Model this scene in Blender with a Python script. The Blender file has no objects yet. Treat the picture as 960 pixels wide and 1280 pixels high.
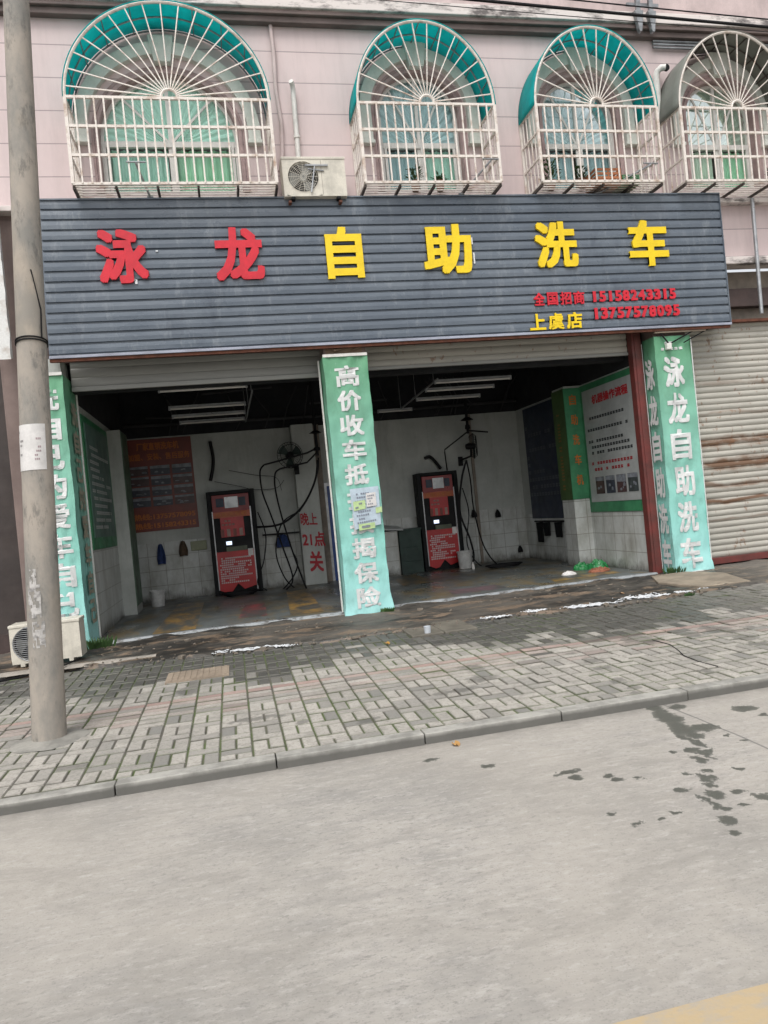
import bpy, math, random
from mathutils import Vector, Matrix, noise
R = random.Random(7)
C = bpy.context.scene.collection
rad = math.radians
# ------------------------------------------------------------------ camera
YAW, PITCH, ROLL, F = rad(11.798), rad(-0.295), rad(-5.603), 920.0
CAM = Vector((0, -10.4875, 1.62))
_cy, _sy = math.cos(YAW), math.sin(YAW)
FW = Vector((_sy*math.cos(PITCH), _cy*math.cos(PITCH), math.sin(PITCH)))
_r = Vector((_cy, -_sy, 0)); _u = _r.cross(FW)
RT = _r*math.cos(ROLL) + _u*math.sin(ROLL); UP = -_r*math.sin(ROLL) + _u*math.cos(ROLL)
cd = bpy.data.cameras.new('camera'); cd.sensor_fit = 'HORIZONTAL'; cd.sensor_width = 36
cd.lens = 36*F/960; cd.clip_end = 2000; cd.clip_start = 0.05
cam = bpy.data.objects.new('camera', cd); C.objects.link(cam)
m = Matrix((RT, UP, -FW)).transposed().to_4x4(); m.translation = CAM; cam.matrix_world = m
bpy.context.scene.camera = cam
def at(px, py, Y):
    'point of the plane y=Y seen at a photo pixel (960x1280)'
    d = RT*((px-480)/F) - UP*((py-640)/F) + FW
    return CAM + d*((Y-CAM.y)/d.y)
# ------------------------------------------------------------------ light
sc = bpy.context.scene
w = bpy.data.worlds.new('World'); sc.world = w; w.use_nodes = True
nt = w.node_tree; nt.nodes.clear()
sky = nt.nodes.new('ShaderNodeTexSky'); sky.sky_type = 'NISHITA'; sky.sun_disc = False
SUN_EL, SUN_AZ = rad(58), rad(205)
sky.sun_elevation = SUN_EL; sky.sun_rotation = SUN_AZ; sky.dust_density = 4; sky.air_density = 1.0
hs = nt.nodes.new('ShaderNodeHueSaturation'); hs.inputs['Saturation'].default_value = 0.18
bg = nt.nodes.new('ShaderNodeBackground'); bg.inputs['Strength'].default_value = 0.15
wo = nt.nodes.new('ShaderNodeOutputWorld')
nt.links.new(sky.outputs[0], hs.inputs['Color']); nt.links.new(hs.outputs[0], bg.inputs[0]); nt.links.new(bg.outputs[0], wo.inputs[0])
sl = bpy.data.lights.new('sun', 'SUN'); sl.energy = 0.9; sl.angle = rad(25); sl.color = (1, .97, .92)
so = bpy.data.objects.new('sun', sl); C.objects.link(so)
sd = Vector((math.sin(SUN_AZ)*math.cos(SUN_EL), math.cos(SUN_AZ)*math.cos(SUN_EL), math.sin(SUN_EL)))
so.rotation_euler = sd.to_track_quat('Z', 'Y').to_euler(); so.location = (0, -5, 20)
sc.view_settings.view_transform = 'Standard'; sc.view_settings.look = 'None'
sc.view_settings.exposure = 0.55; sc.view_settings.gamma = 1
# ------------------------------------------------------------------ object helpers
def tag(o, label=None, cat=None, group=None, kind=None):
    if label: o['label'] = label
    if cat: o['category'] = cat
    if group: o['group'] = group
    if kind: o['kind'] = kind
    return o
def empty(name, loc, label, cat, group=None):
    o = bpy.data.objects.new(name, None); C.objects.link(o); o.location = loc; o.empty_display_size = .2
    return tag(o, label, cat, group)
def origin(o):
    v = Vector((0, 0, 0))
    while o is not None: v += o.location; o = o.parent
    return v
class MB:
    def __init__(s): s.v = []; s.f = []
    def add(s, vs, fs):
        n = len(s.v); s.v += [tuple(v) for v in vs]; s.f += [tuple(i+n for i in f) for f in fs]; return s
    def quad(s, a, b, c, d): return s.add([a, b, c, d], [(0, 1, 2, 3)])
    def box(s, x0, x1, y0, y1, z0, z1, M=None):
        vs = [Vector((x, y, z)) for x in (x0, x1) for y in (y0, y1) for z in (z0, z1)]
        if M is not None: vs = [M @ v for v in vs]
        return s.add(vs, [(0, 1, 3, 2), (4, 6, 7, 5), (0, 4, 5, 1), (2, 3, 7, 6), (0, 2, 6, 4), (1, 5, 7, 3)])
    def tube(s, pts, r, n=8, r1=None, cap=True, up=Vector((0.02, .03, 1))):
        pts = [Vector(p) for p in pts]; k = len(pts); base = len(s.v); a = None
        for i, p in enumerate(pts):
            t = (pts[min(i+1, k-1)] - pts[max(i-1, 0)]).normalized()
            if a is None:
                a = t.cross(up)
                if a.length < .1: a = t.cross(Vector((1, 0, 0)))
            a = (a - t*a.dot(t)).normalized(); b = t.cross(a)
            rr = r if r1 is None else r + (r1-r)*i/(k-1)
            for j in range(n):
                q = 2*math.pi*(j+.5)/n; s.v.append(tuple(p + a*(rr*math.cos(q)) + b*(rr*math.sin(q))))
        for i in range(k-1):
            for j in range(n):
                o = base+i*n; s.f.append((o+j, o+(j+1) % n, o+n+(j+1) % n, o+n+j))
        if cap: s.f.append(tuple(base+j for j in range(n))[::-1]); s.f.append(tuple(base+(k-1)*n+j for j in range(n)))
        return s
    def bar(s, p, q, r): return s.tube([p, q], r*1.2, 4)
    def lathe(s, c, prof, n=24, axis='z'):
        base = len(s.v); c = Vector(c)
        for r, h in prof:
            for j in range(n):
                q = 2*math.pi*j/n
                d = Vector((r*math.cos(q), r*math.sin(q), h)) if axis == 'z' else Vector((r*math.cos(q), h, r*math.sin(q)))
                s.v.append(tuple(c+d))
        for i in range(len(prof)-1):
            for j in range(n):
                o = base+i*n; s.f.append((o+j, o+(j+1) % n, o+n+(j+1) % n, o+n+j))
        return s
    def grid(s, nu, nv, fn):
        base = len(s.v)
        for i in range(nu+1):
            for j in range(nv+1): s.v.append(tuple(fn(i/nu, j/nv)))
        for i in range(nu):
            for j in range(nv):
                o = base+i*(nv+1)+j; s.f.append((o, o+nv+1, o+nv+2, o+1))
        return s
    def build(s, name, mat, parent=None, smooth=False, bevel=0, loc=None, seg=2, solid=0):
        o0 = origin(parent) if parent is not None else Vector(loc or (0, 0, 0))
        me = bpy.data.meshes.new(name)
        me.from_pydata([(v[0]-o0.x, v[1]-o0.y, v[2]-o0.z) for v in s.v], [], s.f); me.update()
        if mat: me.materials.append(mat)
        o = bpy.data.objects.new(name, me); C.objects.link(o)
        if parent is not None: o.parent = parent
        else: o.location = o0
        if smooth:
            me.shade_smooth()
            try: me.set_sharp_from_angle(angle=rad(40))
            except Exception: pass
        if solid:
            mo = o.modifiers.new('solid', 'SOLIDIFY'); mo.thickness = solid; mo.offset = 0
        if bevel:
            mo = o.modifiers.new('bevel', 'BEVEL'); mo.width = bevel; mo.segments = seg; mo.limit_method = 'ANGLE'; mo.angle_limit = rad(40)
        return o
def fbm(x, y, z=0., o=4):
    v = 0; a = .5
    for _ in range(o): v += a*noise.noise((x, y, z)); x *= 2.03; y *= 2.03; z *= 2.03; a *= .5
    return v
# ---- writing
_tc = {}
def glyphs(txt, bold):
    if (txt, bold) in _tc: return _tc[(txt, bold)]
    c = bpy.data.curves.new('t', 'FONT'); c.body = txt; c.offset = bold; c.resolution_u = 3; c.space_character = 1.0
    o = bpy.data.objects.new('t', c); C.objects.link(o)
    dg = bpy.context.evaluated_depsgraph_get(); dg.update()
    me = bpy.data.meshes.new_from_object(o.evaluated_get(dg))
    vs = [tuple(v.co) for v in me.vertices]; fs = [tuple(p.vertices) for p in me.polygons]
    # boundary edges, for extruding
    cnt = {}
    for f in fs:
        for a, b in zip(f, f[1:]+f[:1]): cnt[(a, b)] = cnt.get((a, b), 0)+1
    edge = [(a, b) for (a, b) in cnt if (b, a) not in cnt]
    bpy.data.objects.remove(o); bpy.data.curves.remove(c); bpy.data.meshes.remove(me)
    _tc[(txt, bold)] = (vs, fs, edge); return _tc[(txt, bold)]
def write(mb, txt, rect, place, depth=0., bold=.03, tilt=0.):
    'fit txt into rect (u0,u1,v0,v1); place(u,v,h) -> world; bold = stroke growth in em, by stamping the glyph with a square brush'
    vs, fs, edge = glyphs(txt, 0.)
    xs = [v[0] for v in vs]; ys = [v[1] for v in vs]
    x0, x1, y0, y1 = min(xs)-bold, max(xs)+bold, min(ys)-bold, max(ys)+bold
    u0, u1, v0, v1 = rect; n = len(vs); br = [(0, 0)]
    o_ = Vector(place(u0, v0, 0)); nrm = (Vector(place(u0+.01, v0, 0))-o_).cross(Vector(place(u0, v0+.01, 0))-o_).normalized()
    if bold: br += [(i*bold, j*bold) for i in (-1, 0, 1) for j in (-1, 0, 1) if i or j]
    for q, (dx, dy) in enumerate(br):
        out = []
        for h in ((depth, 0.) if depth else (0.,)):
            for v in vs:
                a = (v[0]+dx-x0)/(x1-x0); b = (v[1]+dy-y0)/(y1-y0)
                out.append(Vector(place(u0+a*(u1-u0), v0+b*(v1-v0)+tilt*(a-.5), h))+nrm*(q*.00025))
        F_ = list(fs)
        if depth: F_ += [(a, a+n, b+n, b) for a, b in edge]
        mb.add(out, F_)
    return mb
def dashes(mb, rect, place, rows, ch, rnd, fill=.85, gap=.45, h=0.):
    'rows of unreadable small print: short strokes where each character stands'
    u0, u1, v0, v1 = rect; H = (v1-v0)/rows; ch *= H
    for r in range(rows):
        v = v1-(r+.5)*H; u = u0 + (ch*1.0 if rnd.random() < .3 else 0); end = u1 - (u1-u0)*rnd.random()**2*(1-fill)*4
        while u+ch < end:
            if rnd.random() > .08:
                for k in range(2):
                    vv = v+H*(1-gap)*(-.28+.5*k)*.9; t = H*(1-gap)*.17
                    mb.quad(place(u+ch*.08, vv-t, h), place(u+ch*.9, vv-t, h), place(u+ch*.9, vv+t, h), place(u+ch*.08, vv+t, h))
                uu = u+ch*(.3+.4*rnd.random()); t = H*(1-gap)*.42
                mb.quad(place(uu-ch*.08, v-t, h*1.05), place(uu+ch*.08, v-t, h*1.05), place(uu+ch*.08, v+t, h*1.05), place(uu-ch*.08, v+t, h*1.05))
            u += ch*1.12
    return mb
# ------------------------------------------------------------------ materials
def N(nt, t, **kw):
    n = nt.nodes.new(t)
    for k, v in kw.items():
        if k in n.inputs: n.inputs[k].default_value = v
        else: setattr(n, k, v)
    return n
class Mat:
    def __init__(s, name, rough=.7, metal=0., spec=.5):
        s.m = bpy.data.materials.new(name); s.m.use_nodes = True; s.t = s.m.node_tree
        s.b = s.t.nodes['Principled BSDF']; s.b.inputs['Roughness'].default_value = rough
        s.b.inputs['Metallic'].default_value = metal; s.b.inputs['Specular IOR Level'].default_value = spec
        s.pos = s.t.nodes.new('ShaderNodeNewGeometry').outputs['Position']
    def L(s, a, b): s.t.links.new(a, b)
    def map(s, scale=(1, 1, 1), loc=(0, 0, 0), src=None):
        n = s.t.nodes.new('ShaderNodeMapping'); n.inputs['Scale'].default_value = scale; n.inputs['Location'].default_value = loc
        s.L(src or s.pos, n.inputs[0]); return n.outputs[0]
    def noise(s, scale, stretch=(1, 1, 1), detail=5, rough=.6, dist=0., loc=(0, 0, 0)):
        n = s.t.nodes.new('ShaderNodeTexNoise'); n.inputs['Scale'].default_value = scale; n.inputs['Detail'].default_value = detail
        n.inputs['Roughness'].default_value = rough; n.inputs['Distortion'].default_value = dist
        s.L(s.map(stretch, loc), n.inputs['Vector']); return n.outputs['Fac']
    def ramp(s, fac, *stops):
        n = s.t.nodes.new('ShaderNodeValToRGB'); e = n.color_ramp.elements
        for i, (p, c) in enumerate(stops):
            x = e[i] if i < 2 else e.new(p)
            x.position = p; x.color = (c, c, c, 1) if isinstance(c, (int, float)) else (*c, 1)
        s.L(fac, n.inputs[0]); return n.outputs[0]
    def mix(s, fac, a, b, mode='MIX'):
        n = s.t.nodes.new('ShaderNodeMix'); n.data_type = 'RGBA'; n.blend_type = mode
        for sk, v in ((n.inputs[0], fac), (n.inputs[6], a), (n.inputs[7], b)):
            if isinstance(v, (int, float)): sk.default_value = v if sk.type == 'VALUE' else (v, v, v, 1)
            elif isinstance(v, tuple): sk.default_value = (*v, 1)
            else: s.L(v, sk)
        return n.outputs[2]
    def math(s, op, a, b=0., c=None):
        n = s.t.nodes.new('ShaderNodeMath'); n.operation = op
        for i, v in enumerate((a, b, c)):
            if v is None: continue
            if isinstance(v, (int, float)): n.inputs[i].default_value = v
            else: s.L(v, n.inputs[i])
        return n.outputs[0]
    def xyz(s):
        n = s.t.nodes.new('ShaderNodeSeparateXYZ'); s.L(s.pos, n.inputs[0]); return n.outputs
    def color(s, c):
        if isinstance(c, tuple): s.b.inputs['Base Color'].default_value = (*c, 1)
        else: s.L(c, s.b.inputs['Base Color'])
        return s
    def rough(s, r): s.L(r, s.b.inputs['Roughness']); return s
    def bump(s, h, strength=.3, dist=.01):
        n = s.t.nodes.new('ShaderNodeBump'); n.inputs['Strength'].default_value = strength; n.inputs['Distance'].default_value = dist
        s.L(h, n.inputs['Height'])
        if s.b.inputs['Normal'].links: s.L(s.b.inputs['Normal'].links[0].from_socket, n.inputs['Normal'])
        s.L(n.outputs[0], s.b.inputs['Normal']); return s
def dirty(name, c, rough=.7, dark=.6, scale=2., amt=(.40, .62), metal=0., bump=.15, bs=60, stretch=(1, 1, 1), spec=.5, tint=None, streak=0.):
    'a colour with large uneven dirt, fine grain and (if streak) vertical run marks'
    M = Mat(name, rough, metal, spec)
    d = tuple(x*dark for x in c) if tint is None else tint
    col = M.mix(M.ramp(M.noise(scale, stretch, 6, .65), (amt[0], 0), (amt[1], 1)), c, d)
    col = M.mix(M.ramp(M.noise(bs, (1, 1, 1), 3), (.35, 0), (.68, .35)), col, tuple(x*.7 for x in c))
    if streak:
        col = M.mix(M.ramp(M.noise(5, (1, 1, .07), 5, .7), (.5, 0), (.75, streak)), col, tuple(x*.45 for x in c))
    M.color(col)
    M.rough(M.ramp(M.noise(scale*2.3, stretch, 4), (.3, max(0, rough-.08)), (.7, min(1, rough+.1))))
    if bump: M.bump(M.noise(bs, (1, 1, 1), 4), bump, .004)
    return M.m
m_black = dirty('black_rubber', (.007, .007, .008), .55, .7, bump=.05, spec=.25)
m_black2 = dirty('dark_paint', (.008, .009, .010), .55, .6, 5, spec=.2)
m_white = dirty('white_paint', (.74, .72, .68), .45, .75, 6, (.4, .75), bump=.05)
m_cream = dirty('cream_enamel', (.66, .62, .53), .42, .72, 5, (.45, .65), bump=.05, streak=.35)
m_cage = dirty('cage_paint', (.74, .68, .62), .45, .6, 7, (.50, .72), bump=.08, tint=(.38, .25, .17))
m_cageb = dirty('cage_underframe', (.09, .07, .06), .6, .5, 9)
m_red = dirty('red_steel_paint', (.17, .035, .03), .5, .5, 4, (.35, .7), tint=(.07, .03, .025), streak=.3)
m_rust = dirty('rust', (.16, .055, .03), .8, .5, 12)
m_steel = dirty('galvanised', (.34, .35, .36), .42, .6, 10, metal=.6)
m_alu = dirty('aluminium', (.45, .46, .47), .35, .7, 8, metal=.6)
m_pvc = dirty('white_pvc', (.72, .70, .66), .4, .6, 8, (.45, .8), bump=0)
m_green = dirty('poster_green', (.05, .24, .11), .45, .6, 3)
m_darkg = dirty('dark_green', (.025, .05, .04), .6, .6, 4)
m_letr = dirty('letter_red', (.64, .010, .028), .4, .8, 6, bump=0)
m_lety = dirty('letter_yellow', (.88, .62, .004), .4, .85, 6, bump=0)
m_inkw = dirty('ink_white', (.70, .71, .70), .55, .88, 8, bump=0)
m_inkpink = dirty('ink_faded_pink', (.40, .27, .23), .6, .7, 8, bump=0)
m_inko = dirty('ink_orange', (.52, .15, .02), .5, .8, 8, bump=0)
m_inkod = dirty('ink_dull_orange', (.30, .13, .03), .5, .8, 8, bump=0)
m_inkside = dirty('ink_faded_beige', (.40, .37, .28), .6, .7, 8, bump=0)
m_inky = dirty('ink_yellow', (.8, .5, .05), .5, .8, 8, bump=0)
m_inkk = dirty('ink_black', (.03, .035, .04), .5, .8, 8, bump=0)
m_inkg = dirty('ink_grey', (.22, .24, .30), .5, .8, 8, bump=0)
m_inkr = dirty('ink_red', (.5, .03, .04), .5, .8, 8, bump=0)
m_spray = dirty('spray_red', (.42, .02, .03), .6, .7, 20, bump=0)
m_foam = dirty('foam', (.68, .70, .72), .6, .93, 20, bump=.4, bs=120)
m_board = dirty('poster_board', (.40, .42, .41), .4, .75, 2, bump=0)
m_blue = dirty('blue_paint', (.02, .07, .28), .4, .6, 4)
m_navy = dirty('navy_board', (.018, .028, .06), .45, .6, 3)
m_orangeink = dirty('poster_red', (.21, .045, .03), .45, .7, 3, bump=0)
m_machred = dirty('machine_red', (.50, .022, .025), .35, .75, 3, bump=0)
m_machdk = dirty('machine_maroon', (.28, .02, .022), .35, .75, 3, bump=0)
m_bucket = dirty('bucket_white', (.6, .6, .58), .4, .7, 8)
m_bag = dirty('green_bag', (.025, .24, .07), .3, .6, 12)
m_cloth = dirty('orange_cloth', (.30, .11, .06), .8, .6, 12)
m_clothb = dirty('blue_rag', (.03, .06, .18), .85, .6, 12)
m_clothk = dirty('brown_rag', (.12, .08, .05), .85, .6, 12)
m_paper = dirty('paper', (.70, .68, .66), .6, .8, 8, (.4, .7), bump=.1)
m_papery = dirty('paper_yellow', (.50, .66, .32), .6, .8, 8)
m_paperv = dirty('paper_violet', (.50, .60, .68), .6, .8, 12)
m_leaf = dirty('leaf', (.06, .13, .035), .55, .5, 10, bump=0)
m_pot = dirty('pot_clay', (.25, .10, .05), .7, .6, 8)
def photo_mat(name, seed):
    M = Mat(name, .4); n = M.noise(8, (1, 1, 1.5), 3, .7, .2, (seed*3.1, 0, seed))
    M.color(M.ramp(n, (.36, (.02, .025, .04)), (.48, (.07, .09, .13)), (.56, (.30, .33, .36)), (.64, (.10, .05, .06)))); return M.m
m_picdark = [dirty('print_dark', c_, .4, .5, 9, bump=0) for c_ in ((.05, .06, .085), (.09, .05, .05), (.06, .075, .075))]
m_piclight = dirty('print_light', (.24, .26, .29), .4, .5, 9, bump=0)
m_photo = [photo_mat('printed_photo', k) for k in range(3)]
def emis(name, c, s):
    M = Mat(name, .3); M.color(c); M.b.inputs['Emission Color'].default_value = (*c, 1); M.b.inputs['Emission Strength'].default_value = s; return M.m
m_screen = emis('lit_screen', (.7, .8, 1), 1.0)
# pink facade render with dirt runs
M = Mat('pink_wall', .75)
c = M.mix(M.ramp(M.noise(.9, (1, 1, 1), 6, .65), (.3, 0), (.7, 1)), (.64, .525, .515), (.56, .46, .455))
c = M.mix(M.ramp(M.noise(3, (1, 1, .12), 6, .75), (.48, 0), (.78, .4)), c, (.36, .30, .29))
c = M.mix(M.ramp(M.noise(14, (1, 1, 1), 5, .7), (.45, 0), (.8, .22)), c, (.62, .52, .51))
# thin shadow-gap joints between the render panels
z = M.xyz()[2]
q = M.math('ABSOLUTE', M.math('SUBTRACT', M.math('FRACT', M.math('DIVIDE', M.math('SUBTRACT', z, 6.47-.2225), .445)), .5))
jt = M.math('LESS_THAN', q, .016)
c = M.mix(M.math('MULTIPLY', jt, .6), c, (.16, .13, .14))
M.color(c); M.bump(M.math('SUBTRACT', M.noise(120, (1, 1, 1), 3), M.math('MULTIPLY', jt, 3)), .25, .003); m_pink = M.m
m_pinkplain = dirty('pink_pier', (.25, .185, .165), .75, .6, 1.6, (.3, .75), tint=(.12, .085, .075), streak=.5)
m_pinkj = dirty('pink_reveal', (.46, .33, .32), .7, .6, 3, streak=.3)
m_mould = dirty('white_moulding', (.78, .80, .74), .6, .75, 3, (.35, .8), tint=(.42, .46, .40), streak=.3)
M = Mat('cornice_white', .75)
c = M.mix(M.ramp(M.noise(2.2, (.6, 1, 2), 7, .72), (.50, 0), (.62, 1)), (.66, .60, .57), (.13, .115, .11))
M.color(c); M.bump(M.noise(50), .3, .004); m_corn = M.m
m_cornd = dirty('cornice_brown', (.16, .12, .11), .7, .6, 5, stretch=(.4, 1, 1))
m_cornp = dirty('cornice_pink', (.58, .47, .455), .7, .75, 2, streak=.3)
m_beige = dirty('beige_wall', (.26, .22, .18), .75, .6, 3)
m_dkbeam = dirty('dark_beam', (.075, .05, .045), .7, .6, 3)
m_dkwall = dirty('dark_brown_wall', (.055, .042, .038), .7, .6, 2)
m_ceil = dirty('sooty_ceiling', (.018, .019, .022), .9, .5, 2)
M = Mat('interior_plaster', .6)
c = M.mix(M.ramp(M.noise(.8, (1, 1, 1), 6, .7), (.35, 0), (.7, 1)), (.50, .52, .49), (.32, .335, .31))
c = M.mix(M.ramp(M.noise(3, (1, 1, .15), 6, .75), (.5, 0), (.8, .5)), c, (.14, .13, .10))
z = M.xyz()[2]
c = M.mix(M.ramp(M.math('ADD', z, M.math('MULTIPLY', M.noise(2.5), .6)), (0, 1), (1, 0)), c, c) if False else c
M.color(c); M.bump(M.noise(30), .15, .004); m_plast = M.m
M = Mat('wall_tiles', .3)
br = M.t.nodes.new('ShaderNodeTexBrick'); br.offset = 0; br.inputs['Scale'].default_value = 1
br.inputs['Brick Width'].default_value = .33; br.inputs['Row Height'].default_value = .30; br.inputs['Mortar Size'].default_value = .006
br.inputs['Color1'].default_value = (.56, .58, .56, 1); br.inputs['Color2'].default_value = (.50, .52, .50, 1); br.inputs['Mortar'].default_value = (.27, .27, .24, 1)
cb = M.t.nodes.new('ShaderNodeCombineXYZ'); xx = M.xyz()
M.L(M.math('ADD', xx[0], xx[1]), cb.inputs[0]); M.L(M.math('SUBTRACT', xx[2], .2), cb.inputs[1]); M.L(cb.outputs[0], br.inputs['Vector'])
c = M.mix(M.ramp(M.noise(2.5, (1, 1, .5), 6, .7), (.42, 0), (.75, .8)), br.outputs[0], (.20, .19, .15))
hgt = M.math('ADD', xx[2], M.math('MULTIPLY', M.noise(6, (1, 1, .6), 5, .7), .5))
c = M.mix(M.ramp(hgt, (.42, .9), (.62, 0)), c, (.06, .055, .045))
M.color(c); M.bump(br.outputs['Fac'], -.3, .004); m_tile = M.m
# roller shutter steel
def shutter(name, c, rusty):
    M = Mat(name, .5, 0)
    col = M.mix(M.ramp(M.noise(2, (.3, 1, 2), 6, .7), (.35, 0), (.75, 1)), c, tuple(x*.72 for x in c))
    if rusty:
        z = M.xyz()[2]; x = M.xyz()[0]
        wob = M.math('MULTIPLY', M.math('SUBTRACT', M.noise(.8, (1, 1, 1), 3), .5), .3)
        zz = M.math('ADD', z, wob)
        for zc, wd, a in ((2.14, .16, 1.), (1.80, .16, 1.), (1.48, .08, .8), (1.22, .07, 1.), (3.1, .06, .4), (.9, .05, .5), (2.6, .05, .4)):
            band = M.math('SUBTRACT', 1, M.math('DIVIDE', M.math('ABSOLUTE', M.math('SUBTRACT', zz, zc)), wd))
            band = M.math('MULTIPLY', band, M.math('MULTIPLY', M.math('MULTIPLY', M.noise(3, (.6, 1, 14), 6, .8), M.ramp(M.noise(1.3, (1, 1, 1.5), 5, .7, 0, (3, 0, 1)), (.38, .45), (.60, 1))), 3.0))
            col = M.mix(M.math('MULTIPLY', M.ramp(band, (.25, 0), (.95, 1)), a), col, (.15, .085, .05))
        spots = M.ramp(M.noise(9, (1, 1, .6), 5, .7), (.60, 0), (.66, 1))
        col = M.mix(M.math('MULTIPLY', spots, .7), col, (.20, .10, .05))
    M.color(col); M.bump(M.noise(60), .08, .003); return M.m
m_shut = shutter('shutter_closed', (.43, .41, .36), True)
m_shutu = shutter('shutter_rolled', (.26, .26, .24), False)
# dark corrugated sign steel
M = Mat('sign_steel', .42, .0, .5)
c = M.mix(M.ramp(M.noise(1.3, (.5, 1, 1.6), 6, .7), (.35, 0), (.7, 1)), (.09, .112, .142), (.145, .17, .20))
c = M.mix(M.ramp(M.noise(5, (1.0, 1, .35), 6, .75), (.54, 0), (.70, .4)), c, (.30, .32, .34))  # pale vertical streaks: sign reflections mixed into the colour
c = M.mix(M.ramp(M.noise(2.2, (.8, 1, .5), 5, .7, 0, (9, 0, 3)), (.58, 0), (.72, .6)), c, (.05, .062, .085))
zc_ = M.math('FRACT', M.math('DIVIDE', M.math('SUBTRACT', M.xyz()[2], 3.985), 2.015/15.))
M.color(c); M.rough(M.ramp(M.noise(2.4, (.5, 1, 1.5), 5), (.42, .16), (.60, .5))); M.bump(M.noise(1.6, (1, 1, 1.5), 3), .25, .02); m_sign = M.m
# teal banner cloth, green at top fading to pale cyan at the foot
def banner_mat(name, dirt=0.):
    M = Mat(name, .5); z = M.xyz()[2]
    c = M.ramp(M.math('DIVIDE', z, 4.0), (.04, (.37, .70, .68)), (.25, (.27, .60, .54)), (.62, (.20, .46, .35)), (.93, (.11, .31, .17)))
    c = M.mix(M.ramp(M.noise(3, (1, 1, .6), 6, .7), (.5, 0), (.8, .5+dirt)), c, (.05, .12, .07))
    c = M.mix(M.ramp(M.noise(18, (1, 1, .5), 6, .7), (.6, 0), (.75, .3)), c, (.40, .55, .48))
    M.color(c); M.bump(M.noise(7, (1, 1, .5), 4, .6, 1.), .5, .015); return M.m
m_banner = banner_mat('banner_cloth'); m_banner2 = banner_mat('banner_cloth_stained', .35)
M = Mat('concrete_pole', .85)
c = M.mix(M.ramp(M.noise(2.5, (1, 1, .5), 7, .7), (.42, 0), (.60, 1)), (.35, .31, .265), (.225, .215, .195))
c = M.mix(M.ramp(M.noise(9, (1, 1, .35), 6, .75), (.54, 0), (.64, .6)), c, (.10, .098, .092))
c = M.mix(M.ramp(M.noise(1.2, (1.2, 1, .8), 3, .6, 0, (4, 2, 1)), (.55, 0), (.75, .45)), c, (.50, .40, .29))
M.color(c); M.bump(M.noise(40, (1, 1, .4), 6, .7), .5, .006); m_pole = M.m
# glass
M = Mat('window_glass', .05); t = M.t
tr = t.nodes.new('ShaderNodeBsdfTransparent'); tr.inputs[0].default_value = (.92, .97, .95, 1)
gl = t.nodes.new('ShaderNodeBsdfGlossy'); gl.inputs['Roughness'].default_value = .04; gl.inputs[0].default_value = (.9, .95, .95, 1)
fr = t.nodes.new('ShaderNodeFresnel'); fr.inputs[0].default_value = 1.6; mx = t.nodes.new('ShaderNodeMixShader')
M.L(M.math('MULTIPLY', fr.outputs[0], .55), mx.inputs[0]); M.L(tr.outputs[0], mx.inputs[1]); M.L(gl.outputs[0], mx.inputs[2]); M.L(mx.outputs[0], t.nodes['Material Output'].inputs[0])
m_glass = M.m
def translucent(name, c, k=.5, dirt=.5, scale=3):
    M = Mat(name, .5); t = M.t
    col = M.mix(M.ramp(M.noise(scale, (1, 1, 1), 5, .7), (.4, 0), (.75, dirt)), c, tuple(x*.5 for x in c))
    M.color(col); tl = t.nodes.new('ShaderNodeBsdfTranslucent'); M.L(col, tl.inputs[0])
    mx = t.nodes.new('ShaderNodeMixShader'); mx.inputs[0].default_value = k
    M.L(M.b.outputs[0], mx.inputs[1]); M.L(tl.outputs[0], mx.inputs[2]); M.L(mx.outputs[0], t.nodes['Material Output'].inputs[0]); return M.m
m_teal = translucent('teal_canopy', (.015, .60, .60), .62)
m_greyc = translucent('weathered_canopy', (.26, .27, .24), .25)
m_mint = translucent('mint_curtain', (.55, .86, .74), .08, .2)
m_mintg = translucent('green_curtain', (.50, .88, .62), .08, .2)
m_bluec = translucent('pale_blue_curtain', (.48, .66, .70), .08, .2)
m_palec = translucent('pale_green_curtain', (.72, .86, .72), .08, .2)
# ------------------------------------------------------------------ ground
def blobs(M, L, k=9., wob=.05):
    'mask of ragged-edged stains at world positions'
    n = M.t.nodes.new('ShaderNodeTexNoise'); n.inputs['Scale'].default_value = k; n.inputs['Detail'].default_value = 7; n.inputs['Roughness'].default_value = .7
    M.L(M.pos, n.inputs['Vector'])
    v1 = M.t.nodes.new('ShaderNodeVectorMath'); v1.operation = 'MULTIPLY_ADD'; v1.inputs[1].default_value = (wob*2,)*3; v1.inputs[2].default_value = (-wob,)*3
    M.L(n.outputs['Color'], v1.inputs[0])
    v2 = M.t.nodes.new('ShaderNodeVectorMath'); v2.operation = 'ADD'; M.L(v1.outputs[0], v2.inputs[0]); M.L(M.pos, v2.inputs[1])
    best = None
    for (x, y, rx, ry) in L:
        mp = M.t.nodes.new('ShaderNodeVectorMath'); mp.operation = 'MULTIPLY_ADD'
        mp.inputs[1].default_value = (1/rx, 1/ry, 0); mp.inputs[2].default_value = (-x/rx, -y/ry, 0); M.L(v2.outputs[0], mp.inputs[0])
        ln = M.t.nodes.new('ShaderNodeVectorMath'); ln.operation = 'LENGTH'; M.L(mp.outputs[0], ln.inputs[0])
        best = ln.outputs['Value'] if best is None else M.math('MINIMUM', best, ln.outputs['Value'])
    return M.ramp(best, (.62, 1), (1.0, .75), (1.22, 0))
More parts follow.
